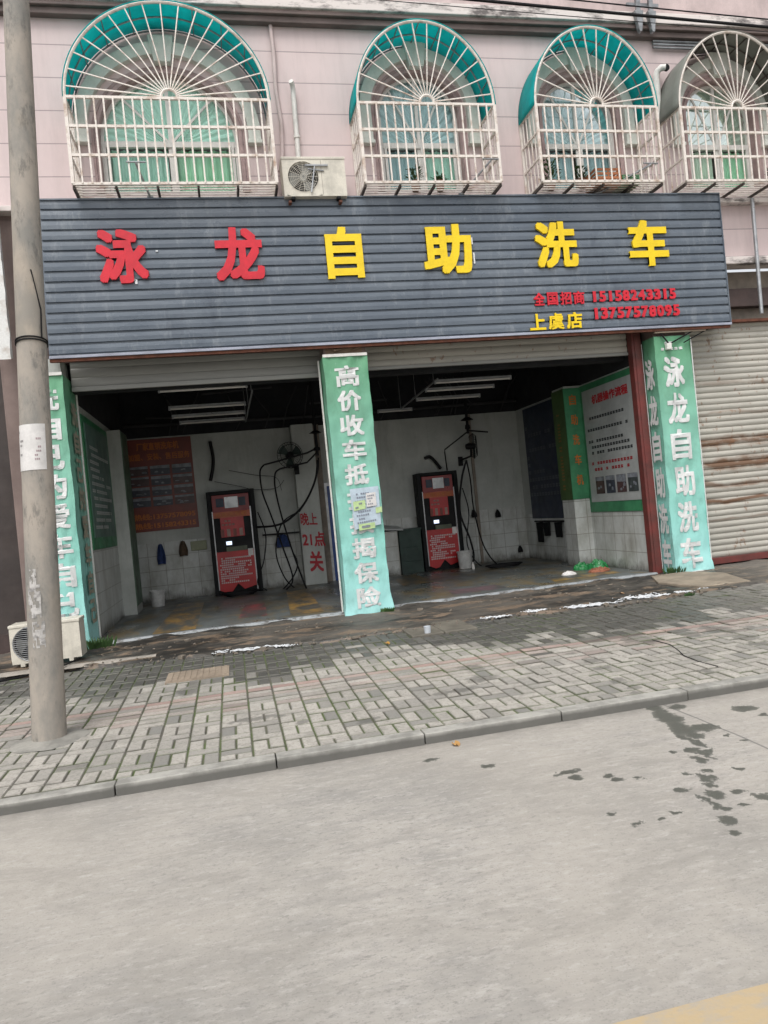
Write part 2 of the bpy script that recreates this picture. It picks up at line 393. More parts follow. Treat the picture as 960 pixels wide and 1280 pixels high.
ROAD = [(2.84, -5.68, .06, .07), (2.98, -5.74, .07, .06), (2.79, -5.96, .09, .12), (2.75, -6.1, .07, .1), (2.86, -6.21, .12, .07), (2.64, -6.3, .04, .06), (2.73, -6.31, .05, .09), (3.34, -6.0, .09, .07), (3.34, -6.18, .04, .03), (2.9, -6.4, .03, .03), (2.92, -6.53, .03, .03), (2.45, -6.51, .03, .03), (2.55, -6.53, .04, .05), (2.5, -6.68, .04, .07), (2.63, -6.58, .04, .03), (2.6, -6.89, .03, .03), (2.44, -6.84, .04, .03), (2.31, -6.83, .03, .03), (2.4, -6.94, .04, .03), (2.33, -7.01, .03, .04), (2.28, -7.13, .04, .06), (2.4, -7.15, .04, .03), (2.16, -7.02, .04, .03), (1.93, -6.67, .04, .03), (1.95, -6.74, .03, .03), (1.69, -7.12, .03, .02), (1.99, -7.23, .03, .02), (2.21, -7.29, .04, .03), (2.14, -7.4, .04, .05), (2.09, -7.52, .03, .03), (1.88, -7.27, .03, .02), (1.75, -7.27, .04, .015), (2.46, -7.25, .05, .05), (2.32, -7.29, .03, .02), (2.06, -6.78, .03, .02), (1.75, -6.53, .10, .03), (1.38, -6.21, .05, .03), (1.76, -6.62, .04, .03), (1.1, -5.95, .05, .04), (2.83, -5.78, .05, .12), (2.8, -5.86, .08, .1), (2.72, -6.2, .09, .10), (2.66, -6.42, .03, .12), (2.58, -6.6, .03, .1), (2.36, -6.92, .03, .08), (2.2, -7.2, .025, .1)]
PAV = [(3.16, -3.57, .08, .08), (3.65, -3.56, .18, .08), (3.78, -3.96, .16, .21), (4.27, -4.03, .11, .16), (4.61, -3.97, .13, .23), (4.57, -4.43, .12, .11), (4.52, -4.72, .08, .09), (3.01, -4.09, .05, .06), (3.02, -4.44, .07, .09), (2.94, -4.73, .09, .07), (2.88, -5.14, .08, .08), (2.86, -5.33, .07, .08), (2.81, -5.52, .04, .06), (3.59, -5.25, .05, .08), (4.9, -4.08, .09, .06), (-.55, -3.4, .1, .2), (-.49, -3.2, .08, .25), (2.01, -4.08, .11, .13), (1.95, -4.47, .14, .11), (.85, -5.14, .09, .06), (.37, -4.92, .06, .06), (.05, -4.66, .25, .05), (1.65, -4.74, .2, .06)]
M = Mat('road_concrete', .8)
c = M.mix(M.ramp(M.noise(.7, (1, 1, 1), 6, .65), (.40, 0), (.60, 1)), (.36, .34, .308), (.28, .267, .244))
c = M.mix(M.ramp(M.noise(9, (.35, 1, 1), 6, .75), (.46, 0), (.64, .55)), c, (.22, .212, .20))
c = M.mix(M.ramp(M.noise(16, (.4, 1, 1), 5, .7, 0, (5, 5, 0)), (.52, 0), (.66, .5)), c, (.43, .41, .38))
c = M.mix(M.ramp(M.noise(38, (.6, 1, 1), 5, .75), (.54, 0), (.64, .62)), c, (.165, .158, .147))
c = M.mix(M.ramp(M.noise(.45, (1, 1, 1), 4, .6, .8, (2, 5, 0)), (.42, 0), (.60, .45)), c, (.40, .37, .325))
c = M.mix(M.ramp(M.noise(2.2, (.35, 1, 1), 7, .75, 1.5, (3, 9, 0)), (.50, 0), (.60, .35)), c, (.24, .225, .20))
vr = M.t.nodes.new('ShaderNodeTexVoronoi'); vr.inputs['Scale'].default_value = 75; M.L(M.pos, vr.inputs['Vector'])
c = M.mix(M.ramp(vr.outputs['Distance'], (.05, .45), (.32, 0)), c, (.18, .165, .155))
c = M.mix(M.ramp(M.noise(28, (.45, 1, 1), 4, .7, 0, (8, 2, 0)), (.56, 0), (.66, .32)), c, (.48, .46, .43))
vk = M.t.nodes.new('ShaderNodeTexVoronoi'); vk.feature = 'DISTANCE_TO_EDGE'; vk.inputs['Scale'].default_value = .42
wn_ = M.t.nodes.new('ShaderNodeVectorMath'); wn_.operation = 'MULTIPLY_ADD'; wn_.inputs[1].default_value = (.5, .5, 0); nn_ = M.t.nodes.new('ShaderNodeTexNoise'); nn_.inputs['Scale'].default_value = 2.5; nn_.inputs['Detail'].default_value = 6; M.L(M.pos, nn_.inputs['Vector']); M.L(nn_.outputs['Color'], wn_.inputs[0]); M.L(M.pos, wn_.inputs[2]); M.L(wn_.outputs[0], vk.inputs['Vector'])
crk = M.math('MULTIPLY', M.ramp(vk.outputs['Distance'], (.0, 1), (.006, 0)), M.ramp(M.noise(1.1), (.48, 0), (.56, .5)))

x_, y_, z_ = M.xyz()
jx = M.math('ADD', x_, M.math('MULTIPLY', M.math('SUBTRACT', M.noise(1.5), .5), .06))
fj = M.math('ABSOLUTE', M.math('SUBTRACT', M.math('FRACT', M.math('DIVIDE', M.math('SUBTRACT', jx, .44), 5.)), .5))
jm = M.math('LESS_THAN', fj, .0016)
c = M.mix(M.mix(M.ramp(M.noise(6), (.4, 0), (.6, 0)), M.math('MULTIPLY', jm, .7), M.math('MULTIPLY', jm, .7)), c, (.13, .125, .12))
gm = M.t.nodes.new('ShaderNodeMapRange'); gm.inputs['From Min'].default_value = -5.80; gm.inputs['From Max'].default_value = -5.62; M.L(M.math('ADD', y_, M.math('MULTIPLY', M.math('SUBTRACT', M.noise(4, (1, 1, 1), 6, .75), .5), .35)), gm.inputs[0])
c = M.mix(M.math('MULTIPLY', gm.outputs[0], .55), c, (.14, .13, .115))
wet = blobs(M, [(a, b, c_*.95, d*1.0) for a, b, c_, d in ROAD], 14, .085)
c = M.mix(M.math('MULTIPLY', wet, .93), c, (.075, .078, .066)); M.color(c)
M.rough(M.mix(wet, .85, .5)); M.bump(M.noise(70, (.6, 1, 1), 5, .7), .35, .006); m_road = M.m
m_ground = dirty('ground_concrete', (.30, .29, .27), .85, .7, .3)
tag(MB().quad((-300, -300, -.03), (300, -300, -.03), (300, 300, -.03), (-300, 300, -.03)).build('ground', m_ground), kind='structure')
tag(MB().quad((-90, -16.5, 0), (90, -16.5, 0), (90, -5.62, 0), (-90, -5.62, 0)).build('road', m_road), kind='structure')
M = Mat('road_yellow', .7)
M.color(M.mix(M.ramp(M.noise(14, (.5, 1, 1), 6, .75), (.45, 0), (.62, .8)), (.43, .335, .205), (.34, .315, .275))); M.bump(M.noise(70), .3, .005)
tag(MB().quad((-90, -8.80, .004), (90, -8.80, .004), (90, -8.43, .004), (-90, -8.43, .004)).build('road_marking', M.m), kind='structure')
# kerb stones
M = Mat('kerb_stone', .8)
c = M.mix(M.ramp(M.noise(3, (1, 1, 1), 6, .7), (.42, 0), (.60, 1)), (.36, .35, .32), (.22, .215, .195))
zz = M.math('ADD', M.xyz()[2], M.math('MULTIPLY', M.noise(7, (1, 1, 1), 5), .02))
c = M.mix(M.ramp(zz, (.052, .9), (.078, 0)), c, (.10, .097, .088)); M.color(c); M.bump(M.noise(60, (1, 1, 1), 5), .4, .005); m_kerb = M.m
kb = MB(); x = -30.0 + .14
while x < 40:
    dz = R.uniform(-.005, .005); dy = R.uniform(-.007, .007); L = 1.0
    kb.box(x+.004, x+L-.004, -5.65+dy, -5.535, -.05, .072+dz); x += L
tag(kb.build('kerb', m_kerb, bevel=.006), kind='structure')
# pavers: every stone modelled; colour follows the face attribute
def zpav(y): return .072 + .0165*(y+5.6)
M = Mat('pavers', .8)
a1 = M.t.nodes.new('ShaderNodeAttribute'); a1.attribute_name = 'tone'; tone = a1.outputs['Fac']
a2 = M.t.nodes.new('ShaderNodeAttribute'); a2.attribute_name = 'pink'; pink = a2.outputs['Fac']
a3 = M.t.nodes.new('ShaderNodeAttribute'); a3.attribute_name = 'wet'; wetf = a3.outputs['Fac']
c = M.ramp(tone, (0, (.20, .195, .18)), (.5, (.345, .325, .292)), (1, (.42, .395, .355)))
c = M.mix(M.ramp(M.noise(7, (1, 1, 1), 6, .75), (.45, 0), (.62, .6)), c, (.22, .21, .185))
c = M.mix(M.ramp(M.noise(50, (1, 1, 1), 3), (.52, 0), (.66, .5)), c, (.15, .145, .13))
c = M.mix(pink, c, (.34, .19, .165))
x_, y_, z_ = M.xyz()
wetm = M.math('MAXIMUM', M.math('MULTIPLY', blobs(M, PAV, 7, .16), .6), wetf)
c = M.mix(M.math('MULTIPLY', wetm, .9), c, M.mix(M.noise(12), (.035, .035, .032), (.10, .098, .088)))
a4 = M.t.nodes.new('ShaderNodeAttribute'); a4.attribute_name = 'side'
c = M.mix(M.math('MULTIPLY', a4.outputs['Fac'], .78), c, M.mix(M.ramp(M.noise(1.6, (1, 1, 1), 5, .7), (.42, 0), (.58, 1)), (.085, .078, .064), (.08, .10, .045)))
M.color(c); M.rough(M.mix(wetm, .85, .48)); M.bump(M.noise(60, (1, 1, 1), 5), .4, .004); m_pav = M.m
WE = [(-6, -2.3), (-2.9, -2.35), (-1.6, -2.75), (-.95, -2.95), (-.52, -2.75), (0, -2.85), (.3, -3.05), (.5, -2.75), (.9, -2.8), (1.4, -2.75), (1.85, -2.85), (2.46, -2.9), (2.85, -3.4), (3.5, -3.6), (4.25, -3.5), (5, -3.3), (5.6, -3.35), (14, -3.0)]
def wedge(x):
    for (a, b), (c_, d) in zip(WE, WE[1:]):
        if a <= x <= c_: return b+(d-b)*(x-a)/(c_-a)
    return -2.3
pv = MB(); tones = []; pinks = []; wets = []; sides = []
def stone(x0, x1, y0, y1, pk=0.):
    cx, cy_ = (x0+x1)/2, (y0+y1)/2
    if cx > 8.6 and cy_ < -4: pass
    g = .006; gy = .0095; dz = R.gauss(0, .0028); tx, ty = R.gauss(0, .006), R.gauss(0, .006)
    sink = -.007*max(0, fbm(cx*.5, cy_*.5, 3)-.1)
    b = .006; vs = []
    for (ins, zz) in ((0, -.05), (0, -b), (b, 0)):
        for (x, y) in ((x0+g+ins, y0+gy+ins), (x1-g-ins, y0+gy+ins), (x1-g-ins, y1-gy-ins), (x0+g+ins, y1-gy-ins)):
            vs.append((x, y, zpav(y)+dz+sink+zz+(x-cx)*tx+(y-cy_)*ty))
    fs = [(8, 9, 10, 11)] + [(k, (k+1) % 4, 4+(k+1) % 4, 4+k) for k in range(4)] + [(4+k, 4+(k+1) % 4, 8+(k+1) % 4, 8+k) for k in range(4)]
    pv.add(vs, fs)
    t = min(1, max(0, R.gauss(.55, .22)+fbm(cx*.8, cy_*.8, 1)*.4))
    if R.random() < .025: t = 0
    e = cy_ - (wedge(cx) - .15 + fbm(cx*1.1, cy_*1.1, 5)*1.1)
    wt = min(1, max(0, .5 + e/.35 + R.gauss(0, .55)))
    if e > .45: wt = min(1, max(wt, .85))
    if e < -.5: wt = 0
    if cx > 4.9: wt *= max(.25, 1-(cx-4.9)*.25)
    if fbm(cx*.9+7, cy_*.9, 2) > .32: wt = max(wt, R.uniform(.1, .6))
    tones.extend([t]*9); pinks.extend([pk]*9); wets.extend([wt]*9); sides.extend([0]+[1]*4+[.45]*4)
U = .11; x = -7.48; ci = -14
while x < 13:
    y = -5.53; ph = (ci*2) % 3
    # basket-like column: a pair of stones end-on, then one laid across, offset from column to column
    seq = [0, 1] if ph == 0 else ([1, 0] if ph == 1 else [0, 1]); k = 0
    if ph == 2: stone(x, x+U, y, y+U); stone(x+U, x+2*U, y, y+U); y += U; seq = [1, 0]
    while y < -1.75:
        if -4.42 < y < -3.72:
            pk = .55 if y > -3.86 else R.choice([.0, .05, .15, .3])*.8
            stone(x, x+2*U, y, y+U, pk*R.uniform(.7, 1.1)); y += U; continue
        if seq[k % 2] == 0: stone(x, x+U, y, y+2*U); stone(x+U, x+2*U, y, y+2*U); y += 2*U
        else: stone(x, x+2*U, y, y+U); y += U
        k += 1
    x += 2*U; ci += 1
po = pv.build('pavement', m_pav, loc=(0, -4, .1)); tag(po, kind='structure')
for nm, arr in (('tone', tones), ('pink', pinks), ('wet', wets), ('side', sides)):
    at_ = po.data.attributes.new(nm, 'FLOAT', 'FACE'); at_.data.foreach_set('value', arr)
M = Mat('joint_dirt', .95)
c = M.mix(M.ramp(M.noise(1.6, (1, 1, 1), 5, .7), (.40, 0), (.58, 1)), (.105, .098, .08), (.085, .115, .04))
M.color(c); M.bump(M.noise(90), .6, .01)
jd = MB(); jd.grid(60, 16, lambda u, v: (-30+70*u, -5.53+3.9*v, zpav(-5.53+3.9*v)-.010)); tag(jd.build('pavement_joints', M.m), kind='structure')
# wet broken concrete apron in front of the shop
M = Mat('apron_concrete', .6)
x_, y_, z_ = M.xyz()
c = M.mix(M.ramp(M.noise(1.6, (.5, 1, 1), 7, .7), (.44, 0), (.58, 1)), (.026, .024, .021), (.095, .085, .072))
c = M.mix(M.ramp(M.noise(4, (.35, 1, 1), 6, .72, 0, (3, 1, 0)), (.53, 0), (.58, .75)), c, (.20, .145, .10))
dry = M.ramp(M.math('ADD', x_, M.math('MULTIPLY', M.noise(1.2), 1.5)), (0, 0), (1, 0))
dr = M.t.nodes.new('ShaderNodeMapRange'); dr.inputs['From Min'].default_value = 7.2; dr.inputs['From Max'].default_value = 8.6; M.L(M.math('ADD', x_, M.math('MULTIPLY', M.noise(1.1), 1.2)), dr.inputs[0])
c = M.mix(M.math('MULTIPLY', dr.outputs[0], .7), c, (.17, .155, .135))
M.color(c); M.rough(M.ramp(M.noise(1.8, (.6, 1, 1), 5), (.35, .45), (.65, .75))); M.bump(M.noise(22, (1, 1, 1), 6, .7), .5, .015); m_apron = M.m
AE = [(-14, -1.3), (-2.7, -1.27), (-1.3, -1.62), (-.5, -1.85), (.9, -1.97), (1.8, -1.92), (3.2, -1.94), (4.2, -2.1), (4.8, -2.15), (5.5, -2.02), (6.1, -2.0), (7, -1.9), (30, -1.85)]
def aedge(x):
    for (a, b), (c_, d) in zip(AE, AE[1:]):
        if a <= x <= c_: return b+(d-b)*(x-a)/(c_-a)
    return -1.9
ap = MB()
def apf(u, v):
    x = -12+28*u; e = aedge(x)+fbm(x*2.2, 0, 9)*.22; y = e+(.16-e)*v
    zz = .146+.03*v+fbm(x*1.3, y*4, 2)*.035+max(0, fbm(x*2.6, y*7, 4))*.06
    if v == 0: zz = .08
    return (x, y, zz)
ap.grid(560, 44, apf); tag(ap.build('apron', m_apron, smooth=True), kind='structure')
# shop floor: wet dark grey-green paint
M = Mat('shop_floor', .35)
c = M.mix(M.ramp(M.noise(1.1, (1, .6, 1), 6, .7), (.35, 0), (.7, 1)), (.13, .145, .145), (.05, .055, .052))
c = M.mix(M.ramp(M.noise(2.3, (1, .5, 1), 6, .72, 0, (2, 7, 0)), (.48, 0), (.58, .85)), c, (.15, .115, .06))
M.color(c); M.rough(M.ramp(M.noise(1.5, (1, .6, 1), 5), (.35, .22), (.65, .6))); M.bump(M.noise(9), .2, .01); m_floor = M.m
tag(MB().box(-2.2, 7.0, .06, 5.3, .02, .2).build('floor', m_floor), kind='structure')
M = Mat('threshold_stone', .5)
M.color(M.mix(M.ramp(M.noise(9, (.6, 1, 1), 6, .75), (.48, 0), (.60, 1)), (.25, .27, .28), (.07, .065, .06))); M.bump(M.noise(40), .4, .006)
tag(MB().grid(300, 3, lambda u, v: (-1.9+8.35*u, (-.07+fbm(-1.9+8.35*u, 0, 8)*.05) + .13*v, .202 if v > 0 else .15)).build('threshold', M.m), kind='structure')
def floorpaint(name, pts, c, seed):
    M = Mat(name, .4)
    M.color(M.mix(M.ramp(M.noise(3.2, (1, .6, 1), 7, .75, 0, (seed, 0, 0)), (.36, 0), (.56, 1)), c, (.06, .065, .062)))
    return tag(MB().add([(x, y, .204) for x, y in pts], [(0, 1, 2, 3)]).build('floor_marking', M.m), kind='structure')
floorpaint('yellow_floor_paint', [(-1.2, .10), (-.62, .10), (-.62, 3.8), (-1.1, 3.8)], (.33, .19, .04), 1)
floorpaint('yellow_floor_paint', [(.72, .3), (1.22, .3), (1.32, 3.8), (.92, 3.8)], (.36, .21, .05), 4)
floorpaint('red_floor_paint', [(-.02, .7), (.40, .62), (.44, 2.3), (.10, 2.3)], (.30, .06, .06), 7)
floorpaint('yellow_floor_paint', [(4.9, .35), (6.1, .45), (6.2, 1.0), (5.0, .95)], (.36, .22, .05), 9)
floorpaint('yellow_floor_paint', [(2.9, 2.4), (3.5, 2.4), (3.6, 4.2), (3.1, 4.2)], (.26, .16, .05), 11)
floorpaint('purple_floor_paint', [(3.2, .35), (4.1, .35), (4.1, .9), (3.3, .9)], (.20, .11, .13), 13)
# ------------------------------------------------------------------ the building
B = empty('shop_building', (0, 0, .15), 'pink two-storey building with arched upstairs windows and open shopfront bays', 'building')
WIN = [dict(cx=-.30, hw=.93, zs=7.0, H=.88, o=1.24, oi=1.07, ozs=7.05, oH=1.24, feet=6.92),
       dict(cx=3.30, hw=.62, zs=7.38, H=.60, o=.90, oi=.74, ozs=7.40, oH=.92, feet=6.93),
       dict(cx=5.88, hw=.62, zs=7.38, H=.60, o=.90, oi=.74, ozs=7.40, oH=.92, feet=6.93),
       dict(cx=8.36, hw=.62, zs=7.38, H=.60, o=.90, oi=.74, ozs=7.40, oH=.92, feet=6.93)]
WIN.append(dict(cx=10.9, hw=.62, zs=7.38, H=.60, o=.90, oi=.74, ozs=7.40, oH=.92, feet=6.93))
WZ0 = 6.24
uw = MB(); X0, X1 = -14, 18; ZB, ZT = 6.035, 8.66
def top_at(wn, x):
    t = max(0, 1-((x-wn['cx'])/wn['hw'])**2); return wn['zs']+wn['H']*math.sqrt(t)
px_ = X0
for wn in sorted(WIN, key=lambda q: q['cx']):
    a, b = wn['cx']-wn['hw'], wn['cx']+wn['hw']
    uw.quad((px_, 0, ZB), (a, 0, ZB), (a, 0, ZT), (px_, 0, ZT)); uw.quad((a, 0, ZB), (b, 0, ZB), (b, 0, WZ0), (a, 0, WZ0))
    n = 40; xs = [wn['cx']-wn['hw']*math.cos(math.pi*i/n) for i in range(n+1)]
    for p, q in zip(xs, xs[1:]): uw.quad((p, 0, top_at(wn, p)), (q, 0, top_at(wn, q)), (q, 0, ZT), (p, 0, ZT))
    px_ = b
uw.quad((px_, 0, ZB), (X1, 0, ZB), (X1, 0, ZT), (px_, 0, ZT)); uw.build('upper_wall', m_pink, B)
MB().box(X0, X1, -.02, .4, 8.66, 13).build('attic_wall', m_cornp, B)
cn = MB(); cn.box(X0, X1, -.16, 0, 8.69, 8.735); cn.box(X0, X1, -.11, 0, 8.60, 8.69); cn.build('cornice', m_cornd, B, bevel=.01)
MB().box(X0, X1, -.13, 0, 8.735, 8.765).build('cornice_band', m_cornp, B)
MB().box(X0, X1, -.19, 0, 8.765, 8.93).build('cornice_band', m_corn, B, bevel=.01)
MB().box(X0, X1, -.14, .05, 5.96, 6.035).build('ledge', m_corn, B, bevel=.01)
lw = MB(); lw.box(7.8, X1, 0, .2, 5.10, 5.96); lw.build('lower_wall', m_pink, B)
MB().box(X0, -2.3, .02, .2, 5.9, 5.96).build('lower_wall', m_pinkplain, B)
MB().box(7.6, X1, -.12, .2, 4.98, 5.10).build('ledge', m_corn, B, bevel=.015)
MB().box(7.45, X1, .32, .45, 4.05, 4.98).build('recess_wall', m_beige, B)
MB().box(7.45, X1, .16, .32, 4.36, 4.66).build('beam', m_dkbeam, B, bevel=.01)
MB().box(-2.3, 7.6, .12, .5, 4.0, 6.02).build('beam', m_dkbeam, B)
MB().box(-2.1, 7.5, .30, .5, 3.62, 4.0).build('beam', m_ceil, B)
MB().box(-2.76, -2.28, 0, .3, .1, 5.9).build('pier', m_pinkplain, B, bevel=.015)
MB().box(-2.28, -1.985, -.16, .5, .1, 4.0).build('pier', m_plast, B)
MB().box(-14, -2.76, .35, .5, .1, 5.9).build('side_wall', m_dkwall, B)
MB().box(-14, -2.76, .30, .35, .1, .42).build('skirting', m_dkbeam, B)
# interior shell
wl = MB(); wl.box(-2.2, 6.7, 5.0, 5.2, .1, 3.5); wl.build('back_wall', m_plast, B)
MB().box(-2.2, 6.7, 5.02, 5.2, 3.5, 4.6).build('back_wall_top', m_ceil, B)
MB().box(-1.9, 6.45, 4.985, 5.0, .2, 1.37).build('tile_dado', m_tile, B)
MB().box(-2.2, -1.95, .5, 5.0, .1, 3.5).build('left_wall', m_plast, B)
MB().box(-1.95, -1.938, .5, 2.9, .2, 1.42).build('tile_dado', m_tile, B)
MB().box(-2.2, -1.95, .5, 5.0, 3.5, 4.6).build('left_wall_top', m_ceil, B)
MB().box(6.45, 6.7, .12, 5.0, .1, 3.5).build('right_wall', m_plast, B)
MB().box(6.438, 6.45, .12, 5.0, .2, 1.17).build('tile_dado', m_tile, B)
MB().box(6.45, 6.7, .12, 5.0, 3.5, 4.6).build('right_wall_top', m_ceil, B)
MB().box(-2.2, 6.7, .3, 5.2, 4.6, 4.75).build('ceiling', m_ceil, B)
MB().box(-2.2, 6.7, 2.9, 3.2, 4.2, 4.6).build('ceiling_beam', m_ceil, B)
ic = MB(); ic.box(-1.95, -1.72, 2.9, 3.7, .2, 3.42); ic.build('column', m_plast, B, bevel=.01)
MB().box(-1.72, -1.708, 2.92, 3.68, .35, 3.40).build('column_panel', dirty('green_panel', (.10, .17, .11), .5, .5, 3), B)
ic = MB(); ic.box(6.12, 6.438, 1.9, 2.38, .2, 1.44); ic.build('column', m_tile, B, bevel=.006)
MB().box(6.12, 6.45, 1.9, 2.38, 1.44, 3.5).build('column', m_plast, B)
MB().box(1.38, 1.83, 4.6, 4.99, .2, 3.5).build('column', m_plast, B, bevel=.01)
MB().box(1.83, 1.98, 4.85, 4.985, .2, 3.5).build('column', m_beige, B)
MB().box(5.30, 5.36, 4.95, 4.984, .2, 3.5).build('conduit', m_beige, B)
tr_ = MB()
for k in range(26):
    x = R.uniform(-1.8, 6.2); y = R.uniform(2.5, 4.9); z = R.uniform(3.75, 4.45)
    if k % 3 == 0: tr_.tube([(x, y, z), (x+R.uniform(.6, 2), y+R.uniform(-.1, .1), z+R.uniform(-.1, .1))], .02, 6)
    else: tr_.tube([(x, 4.9, 3.52), (x+.1, 4.9-R.uniform(0, .3), 3.6+R.random()*.3), (x+R.uniform(-.4, .4), 4.7, 4.3)], .014, 5)
tr_.tube([(-1.9, 4.8, 3.72), (2, 4.78, 3.66), (6.4, 4.8, 3.70)], .03, 6)
tr_.build('ceiling_pipes', dirty('sooty_pipe', (.04, .04, .042), .7), B)
# central pier behind its banner, and the dark-red post
MB().box(1.50, 2.10, -.24, .22, .1, 4.05).build('pier', m_pinkplain, B)
MB().box(6.66, 7.22, -.2, .28, .1, 4.05).build('pier', m_pinkplain, B)
rp = MB(); rp.box(6.40, 6.56, -.02, .12, .15, 4.0); rp.box(6.44, 6.52, -.035, -.02, .15, 4.0); rp.build('post', m_red, B, bevel=.006)
# shutters
def slats(x0, x1, z0, z1, y, pitch=.095, amp=.012):
    mb = MB(); prof = []; z = z0
    while z < z1:
        for t in (0, .12, .3, .5, .7, .88): prof.append((y-amp*math.sin(math.pi*t)*1.0 if t > 0 else y+.004, z+t*pitch))
        z += pitch
    for (a, b), (c_, d) in zip(prof, prof[1:]): mb.quad((x0, a, b), (x1, a, b), (x1, c_, d), (x0, c_, d))
    return mb
slats(-1.92, 1.5, 3.66, 4.06, .14, .13, .008).build('roller_shutter', m_shutu, B)
MB().box(-1.92, 1.5, .10, .15, 3.60, 3.66).build('shutter_rail', m_shutu, B, bevel=.004)
slats(2.1, 6.40, 3.70, 4.06, .14, .11, .014).build('roller_shutter', m_shut, B)
MB().box(2.1, 6.40, .10, .15, 3.655, 3.70).build('shutter_rail', m_shutu, B, bevel=.004)
rs = slats(7.24, 11.6, .30, 4.1, .06, .095, .018).build('roller_shutter', m_shut, B)
MB().box(7.24, 11.6, .01, .08, .20, .30).build('shutter_rail', m_red, B, bevel=.005)
MB().box(7.22, 7.27, -.02, .12, .15, 4.08).build('shutter_guide', m_steel, B)
MB().box(7.22, 18, -.06, .05, 4.06, 4.10).build('shutter_head', m_rust, B)
MB().box(7.1, 18, .2, .4, .1, 4.0).build('shop_wall', m_dkwall, B)
MB().box(11.6, 18, -.0, .2, .1, 4.3).build('pier', m_pinkplain, B)
# windows of the upper floor
def arch_band(wn, ri, ro, Hi, Ho, zf, y0, y1, zs):
    mb = MB(); n = 36; I = []; O = []
    for i in range(n+1):
        t = math.pi*i/n; I.append((wn['cx']-ri*math.cos(t), zs+Hi*math.sin(t))); O.append((wn['cx']-ro*math.cos(t), zs+Ho*math.sin(t)))
    I = [(I[0][0], zf)]+I+[(I[-1][0], zf)]; O = [(O[0][0], zf)]+O+[(O[-1][0], zf)]
    for k in range(len(I)-1):
        a, b, c_, d = I[k], I[k+1], O[k+1], O[k]
        mb.quad((a[0], y0, a[1]), (b[0], y0, b[1]), (c_[0], y0, c_[1]), (d[0], y0, d[1]))
        mb.quad((a[0], y0, a[1]), (a[0], y1, a[1]), (b[0], y1, b[1]), (b[0], y0, b[1]))
        mb.quad((d[0], y0, d[1]), (c_[0], y0, c_[1]), (c_[0], y1, c_[1]), (d[0], y1, d[1]))
    for s in (0, -1): mb.quad((I[s][0], y0, zf), (O[s][0], y0, zf), (O[s][0], y1, zf), (I[s][0], y1, zf))
    return mb
